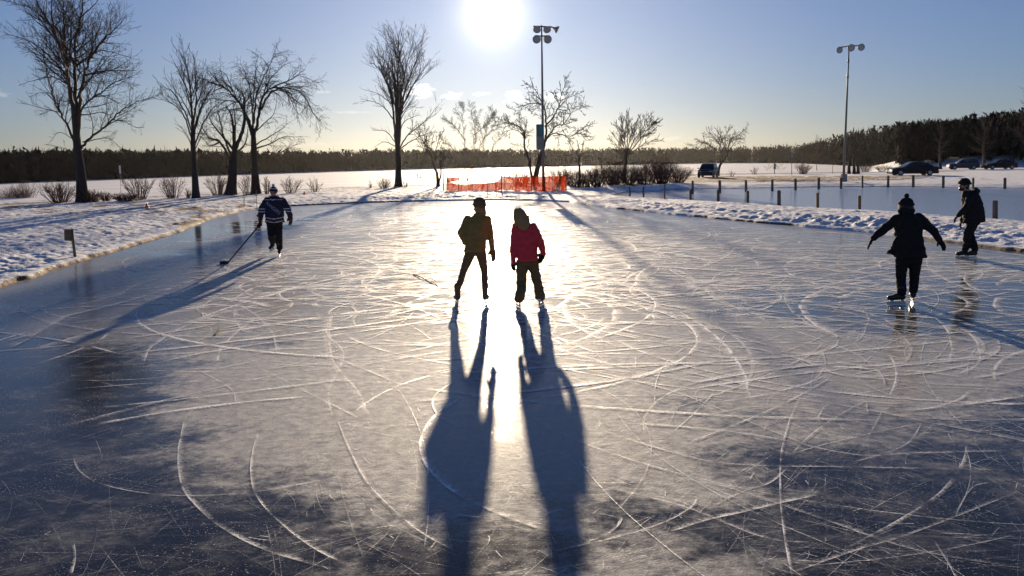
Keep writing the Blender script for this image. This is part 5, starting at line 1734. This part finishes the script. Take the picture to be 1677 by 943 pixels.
traced_tree('bare_tree', 'gnarled leafless tree forking low behind the taller lamp pole and orange fence', C4,
    [(252, 860), (262, 780), (292, 660), (318, 570)],
    [(1.3, [(235, 840), (210, 690), (172, 560), (175, 490), (130, 430), (60, 410), (15, 410)]), [(172, 510), (130, 470), (70, 460), (18, 505)], (1.3, [(318, 575), (335, 490), (330, 400), (320, 300), (290, 270), (200, 270), (125, 325)]),
     (1.2, [(330, 430), (390, 360), (430, 280), (445, 200), (492, 95)]), [(438, 245), (530, 210), (612, 178)], [(325, 530), (410, 430), (460, 420), (530, 330), (625, 288)], (1.1, [(318, 570), (345, 520), (400, 485), (500, 505), (580, 485), (635, 542)]),
     [(560, 487), (600, 450), (692, 410)], [(320, 300), (290, 230), (240, 150), (178, 120)], [(430, 310), (500, 310), (560, 220)], [(240, 150), (225, 100), (215, 70)], [(445, 200), (440, 150), (430, 110)], [(330, 440), (390, 410), (440, 440)],
     [(175, 490), (190, 430), (185, 380)], [(460, 420), (460, 350), (455, 330)], [(320, 310), (380, 300), (400, 310)]], 9, G, dict(rmin=.015, wig=.2, up=.15, lmax=(1.3, .8, .5)), .27)
traced_tree('small_tree', 'low dark twiggy tree at the end of the orange fence among the brush', C4,
    [(582, 830), (580, 760), (577, 690), (576, 650)],
    [[(577, 660), (530, 600), (500, 538)], [(577, 655), (620, 600), (645, 588)], [(577, 690), (500, 662), (458, 650)], [(578, 690), (660, 662), (705, 648)], [(576, 650), (570, 580), (558, 535)], [(577, 670), (600, 620), (600, 570)], [(577, 700), (520, 690), (480, 680)]],
    10, G, dict(rmin=.015, lmax=(.9, .6, .4), den=(5, 6, 5)), .1, base=(949, 303))
traced_tree('small_tree', 'small rounded leafless tree rising from the brush, between the two lamp poles', C4,
    [(905, 790), (915, 720), (921, 650), (924, 620)],
    [[(920, 660), (870, 560), (820, 485)], [(923, 640), (908, 500), (890, 378)], [(926, 640), (960, 500), (1002, 395)], [(928, 650), (1000, 560), (1080, 460), (1145, 408)], [(930, 660), (1040, 570), (1155, 540)], [(924, 650), (932, 480), (925, 362)],
     [(920, 680), (870, 600), (795, 518)], [(922, 660), (890, 520), (850, 430)], [(926, 660), (980, 540), (1050, 440), (1070, 380)], [(915, 700), (880, 640), (870, 560)]], 11, G, dict(rmin=.015, ang=(16, 40), lmax=(1.6, 1, .6)), .17, base=(1022, 300))
C5 = (1000, 170, 4.932)
traced_tree('small_tree', 'crooked leafless tree leaning right beside the parked van', C5,
    [(865, 582), (880, 505), (912, 458), (940, 410)],
    [[(938, 415), (880, 330), (830, 260), (795, 228)], (1.2, [(938, 420), (960, 310), (1000, 270), (1095, 205)]), [(888, 490), (882, 350), (905, 270)], [(900, 470), (820, 350), (740, 310), (665, 342)], [(938, 400), (930, 280), (955, 195)], [(960, 310), (1030, 280), (1085, 275)], [(940, 400), (900, 290), (860, 215)],
     [(938, 400), (990, 330), (1040, 250)]], 12, G, dict(rmin=.015, lmax=(1.5, 1, .6), up=.2), .16)


def auto_tree(name, label, bpx, height_px, wide, seed, group=G, prm=None, r=.12, nl=9):
    """smaller tree: limbs drawn from a seed"""
    rnd = random.Random(seed)
    bx, by = bpx
    H = height_px
    tr = [(bx, by), (bx + rnd.uniform(-1, 1), by - H * .2), (bx + rnd.uniform(-2, 2), by - H * .35), (bx + rnd.uniform(-2, 2), by - H * .5)]
    lb = []
    for i in range(nl):
        t = .28 + .3 * i / nl
        side = (i % 2) * 2 - 1
        ex = bx + side * wide * rnd.uniform(.25, 1) * (1.1 - .4 * i / nl)
        ey = by - H * rnd.uniform(.55, .9) * (.7 + .3 * i / nl)
        sx_, sy_ = bx, by - H * t
        lb.append([(sx_, sy_), ((sx_ * .6 + ex * .4), sy_ * .55 + ey * .45 + 2), (ex, ey)])
    lb.append([(tr[-1][0], tr[-1][1]), (bx + 1, by - H * .75), (bx + rnd.uniform(-2, 2), by - H)])
    return traced_tree(name, label, (0, 0, 1), tr, lb, seed, group, dict(dict(lmax=(1.4, .9, .5)), **(prm or {})), r)


auto_tree('small_tree', 'small leafless tree standing left of the right lamp pole at the wood edge', (1338, 283), 60, 14, 31)
auto_tree('small_tree', 'tiny leafless sapling on the shore between the van and the two signs', (1277, 284), 26, 14, 32, r=.05, nl=6)
auto_tree('small_tree', 'tiny leafless sapling with a rounded top right beside the dark sign post', (1257, 283.5), 20, 10, 33, r=.05, nl=6)
TG = 'row of three bare trunks near the right lamp pole'
for i, (x, lab) in enumerate([(1390.5, 'bare trunk nearest the right lamp pole, first of three'), (1399, 'middle one of three bare trunks by the right lamp pole'), (1405, 'bare trunk farthest from the right lamp pole of three')]):
    auto_tree('bare_tree', lab, (x, 284.5), 58 - i * 4, 11, 40 + i, TG, r=.2, nl=6)
auto_tree('bare_tree', 'tall leafless tree at the right edge, standing above the wood', (1681, 274), 128, 42, 44, 'leafless trees at the wood edge', r=.3, nl=14)
auto_tree('bare_tree', 'leafless tree before the wood, right beside the black sedan', (1540, 277), 78, 26, 45, 'leafless trees at the wood edge', r=.22, nl=10)
auto_tree('bare_tree', 'leafless tree before the wood, between the two farther cars', (1611, 275), 84, 26, 46, 'leafless trees at the wood edge', r=.24, nl=10)

# evergreen whose branches reach in at the left edge
b = atg(-42, 333)
t = empty('pine_tree', b, 'evergreen pine reaching in at the left edge of the picture', 'tree')
rnd = random.Random(3)
tk, nd = MB(b), MB(b)
Hp = 5.9
tk.tube([b + Vector((0, 0, z)) for z in (-.2, 1.5, 3.5, Hp)], [.2, .17, .11, .03], 8)
for i in range(46):
    z = .9 + (Hp - 1.1) * (i + .5) / 46
    L = 3.9 * (1 - (z / Hp) ** 2.2) ** .5 * rnd.uniform(.6, 1) * (.75 + .25 * (z > 1.5))
    a = rnd.uniform(0, 6.283)
    if i % 6 == 0: a = rnd.uniform(-.4, .4); L *= 1.1
    p0 = b + Vector((0, 0, z)); d = Vector((math.cos(a), math.sin(a), .08))
    pts = [p0 + d * (L * q) + Vector((0, 0, -.35 * q * q + .25 * q ** 3)) for q in (0, .35, .7, 1)]
    tk.tube(pts, [.035, .025, .016, .008], 4)
    for c in range(int(30 * L)):
        q = rnd.uniform(.25, 1.02)
        c0 = p0 + d * (L * q) + Vector((rnd.gauss(0, .16), rnd.gauss(0, .16), -.35 * q * q + .25 * q ** 3 + rnd.gauss(0.03, .07)))
        for m_ in range(5):
            e = Vector((rnd.gauss(0, 1), rnd.gauss(0, 1), rnd.gauss(0.2, .7))).normalized() * rnd.uniform(.07, .16)
            s_ = e.orthogonal().normalized() * .007
            nd.add([c0 - s_, c0 + s_, c0 + e], [(0, 1, 2)])
tk.build('trunk', M['bark'], t, True)
nd.build('crown', M['needle'], t)


# ------------------------------------------------------------------ shrubs: many stems from one foot
def shrub(label, bpx, h_px, w_px, stems, seed, mat='redtwig', group='leafless shrubs along the shore', name='shrub', lean=.0, lev=2, rm=.007):
    b = atg(*bpx)
    D = b.y / math.cos(PITCH)
    H, Wd = h_px * D / F, w_px * D / F
    W = Wood(b, seed)
    rnd = W.rnd
    P = dict(PRM, lev=lev, den=(4.5, 5, 4), len=(.5, .5, .5), lmax=(.9, .5, .3), ang=(18, 48), rmin=rm, up=.25, wig=.16, t0=(.3, .2, .2))
    for i in range(stems):
        a = rnd.uniform(0, 6.283); u = rnd.random() ** .6
        f0 = b + Vector((math.cos(a), math.sin(a), 0)) * (Wd * .18 * u); f0.z = b.z - .05
        tip = b + Vector((math.cos(a) * Wd * .5 * u + lean * Wd, math.sin(a) * Wd * .5 * u, H * rnd.uniform(.6, 1) * (1 - .3 * u * u)))
        mid = f0.lerp(tip, .5) + Vector((0, 0, H * .1)) + Vector((rnd.gauss(0, 1), rnd.gauss(0, 1), 0)) * Wd * .04
        pts = catmull([f0, mid, tip], 4)
        r = .010 + .006 * H
        rs = [max(rm, r * (1 - .7 * q / (len(pts) - 1))) for q in range(len(pts))]
        W.twig(pts, rs)
        W.kids(pts, rs, (tip - f0).length, 1, P)
    W.crown.v, W.crown.f = W.tw
    o = link(name, W.crown.mesh(name), M[mat], loc=b)
    return tag(o, label, 'shrub', group)


SHR = [((18, 334), 22, 60, 60, 'drytwig', 'low reddish shrub at the left edge, below the evergreen branch'),
       ((42, 334), 36, 40, 26, 'redtwig', 'taller twiggy shrub among the low brush at the left edge'),
       ((98, 332), 32, 48, 34, 'drytwig', 'spiky reddish shrub just left of the tallest tree'),
       ((148, 331), 16, 42, 50, 'drytwig', 'dense low shrub touching the foot of the tallest tree'),
       ((174, 330), 12, 20, 30, 'drytwig', 'small low shrub between the tallest tree and the thin stake'),
       ((206, 329), 12, 40, 50, 'redtwig', 'low dark brush at the foot of the thin lakeside stake'),
       ((228, 327), 38, 52, 26, 'redtwig', 'fan-shaped bare shrub right beside the thin lakeside stake'),
       ((283, 325), 36, 40, 24, 'redtwig', 'upright bare shrub midway between the fan-shaped shrub and slim tree'),
       ((308, 324), 14, 12, 14, 'drytwig', 'tiny shrub touching the foot of the slim upswept tree'),
       ((358, 320), 32, 42, 30, 'drytwig', 'bushy shrub against the flared trunk of the stout tree'),
       ((406, 319), 34, 30, 16, 'redtwig', 'thin shrub between the stout tree and the drooping tree'),
       ((437, 318), 22, 14, 14, 'drytwig', 'small pinkish shrub half hidden behind the hockey player'),
       ((476, 316), 22, 32, 24, 'drytwig', 'low dry shrub on the shore, right of the hockey player'),
       ((516, 314), 18, 22, 14, 'drytwig', 'sparse dry shrub standing alone on the open shore'),
       ((607, 308), 10, 8, 8, 'drytwig', 'tiny grass-like shrub left of the slender upright tree'),
       ((629, 308), 13, 24, 34, 'drytwig', 'dense low shrub beside the foot of the slender upright tree'),
       ((664, 306), 9, 12, 14, 'drytwig', 'small shrub right of the foot of the slender upright tree'),
       ((1198, 289), 8, 14, 12, 'drytwig', 'small low shrub right of the crooked leaning tree'),
       ((1236, 285.5), 10, 14, 14, 'redtwig', 'small shrub left of the dark sign post'),
       ((1315, 285), 15, 24, 40, 'redtwig', 'dense rounded shrub right of the pale sign'),
       ((1417, 282), 12, 26, 60, 'redtwig', 'low dark brush between the right lamp pole and sedan'),
       ((1446, 281.5), 9, 26, 60, 'redtwig', 'low dark brush touching the front of the black sedan')]
for i, (bp, h_, w_, n_, mt, lab) in enumerate(SHR):
    shrub(lab, bp, h_ * (1.25 if h_ < 25 else 1.1), w_ * 1.25, int(n_ * (2.2 if i < 6 else 1.4)), 100 + i, mt)
BR = [((852, 303), 24, 40, 46, 'loose upright brush left of the gnarled tree behind the fence'), ((920, 302), 26, 40, 60, 'brush between the lamp pole and the end of the orange fence'),
      ((948, 307), 34, 46, 80, 'dark brush thicket touching the end of the orange fence'), ((975, 306), 34, 44, 80, 'second brush thicket from the end of the orange fence'), ((1003, 303), 36, 44, 80, 'brush thicket left of the small rounded tree'),
      ((1030, 303), 36, 42, 80, 'brush thicket round the foot of the small rounded tree'), ((1057, 302), 38, 44, 80, 'brush thicket right of the small rounded tree'), ((1083, 301), 38, 42, 80, 'second brush thicket from the right end of the brush'), ((1108, 299), 34, 40, 70, 'brush thicket at the right end of the brush, toward the van')]
for i, (bp, h_, w_, n_, lab) in enumerate(BR):
    shrub(lab, bp, h_ * (1.0 + .2 * math.sin(i * 2.1)), w_ * 1.55, int(n_ * 1.5), 200 + i, 'redtwig', 'brush thickets beside the orange fence')

# ================================================================== thin volume added for the glare veil toward the sun
m, t = newmat('glare_veil')
v = t.n('ShaderNodeVolumePrincipled', {'Color': (0.93, 0.93, 0.93, 1), 'Density': 0.000015, 'Anisotropy': 0.72})
t.t.links.new(v.outputs[0], t.out.inputs[1])
mb = MB((0, 420, 8))
mb.box((0, 420, 10), (2600, 1300, 42))
tag(mb.build('glare_veil', m), 'added thin air volume imitating the lens veil toward the sun', kind='stuff')
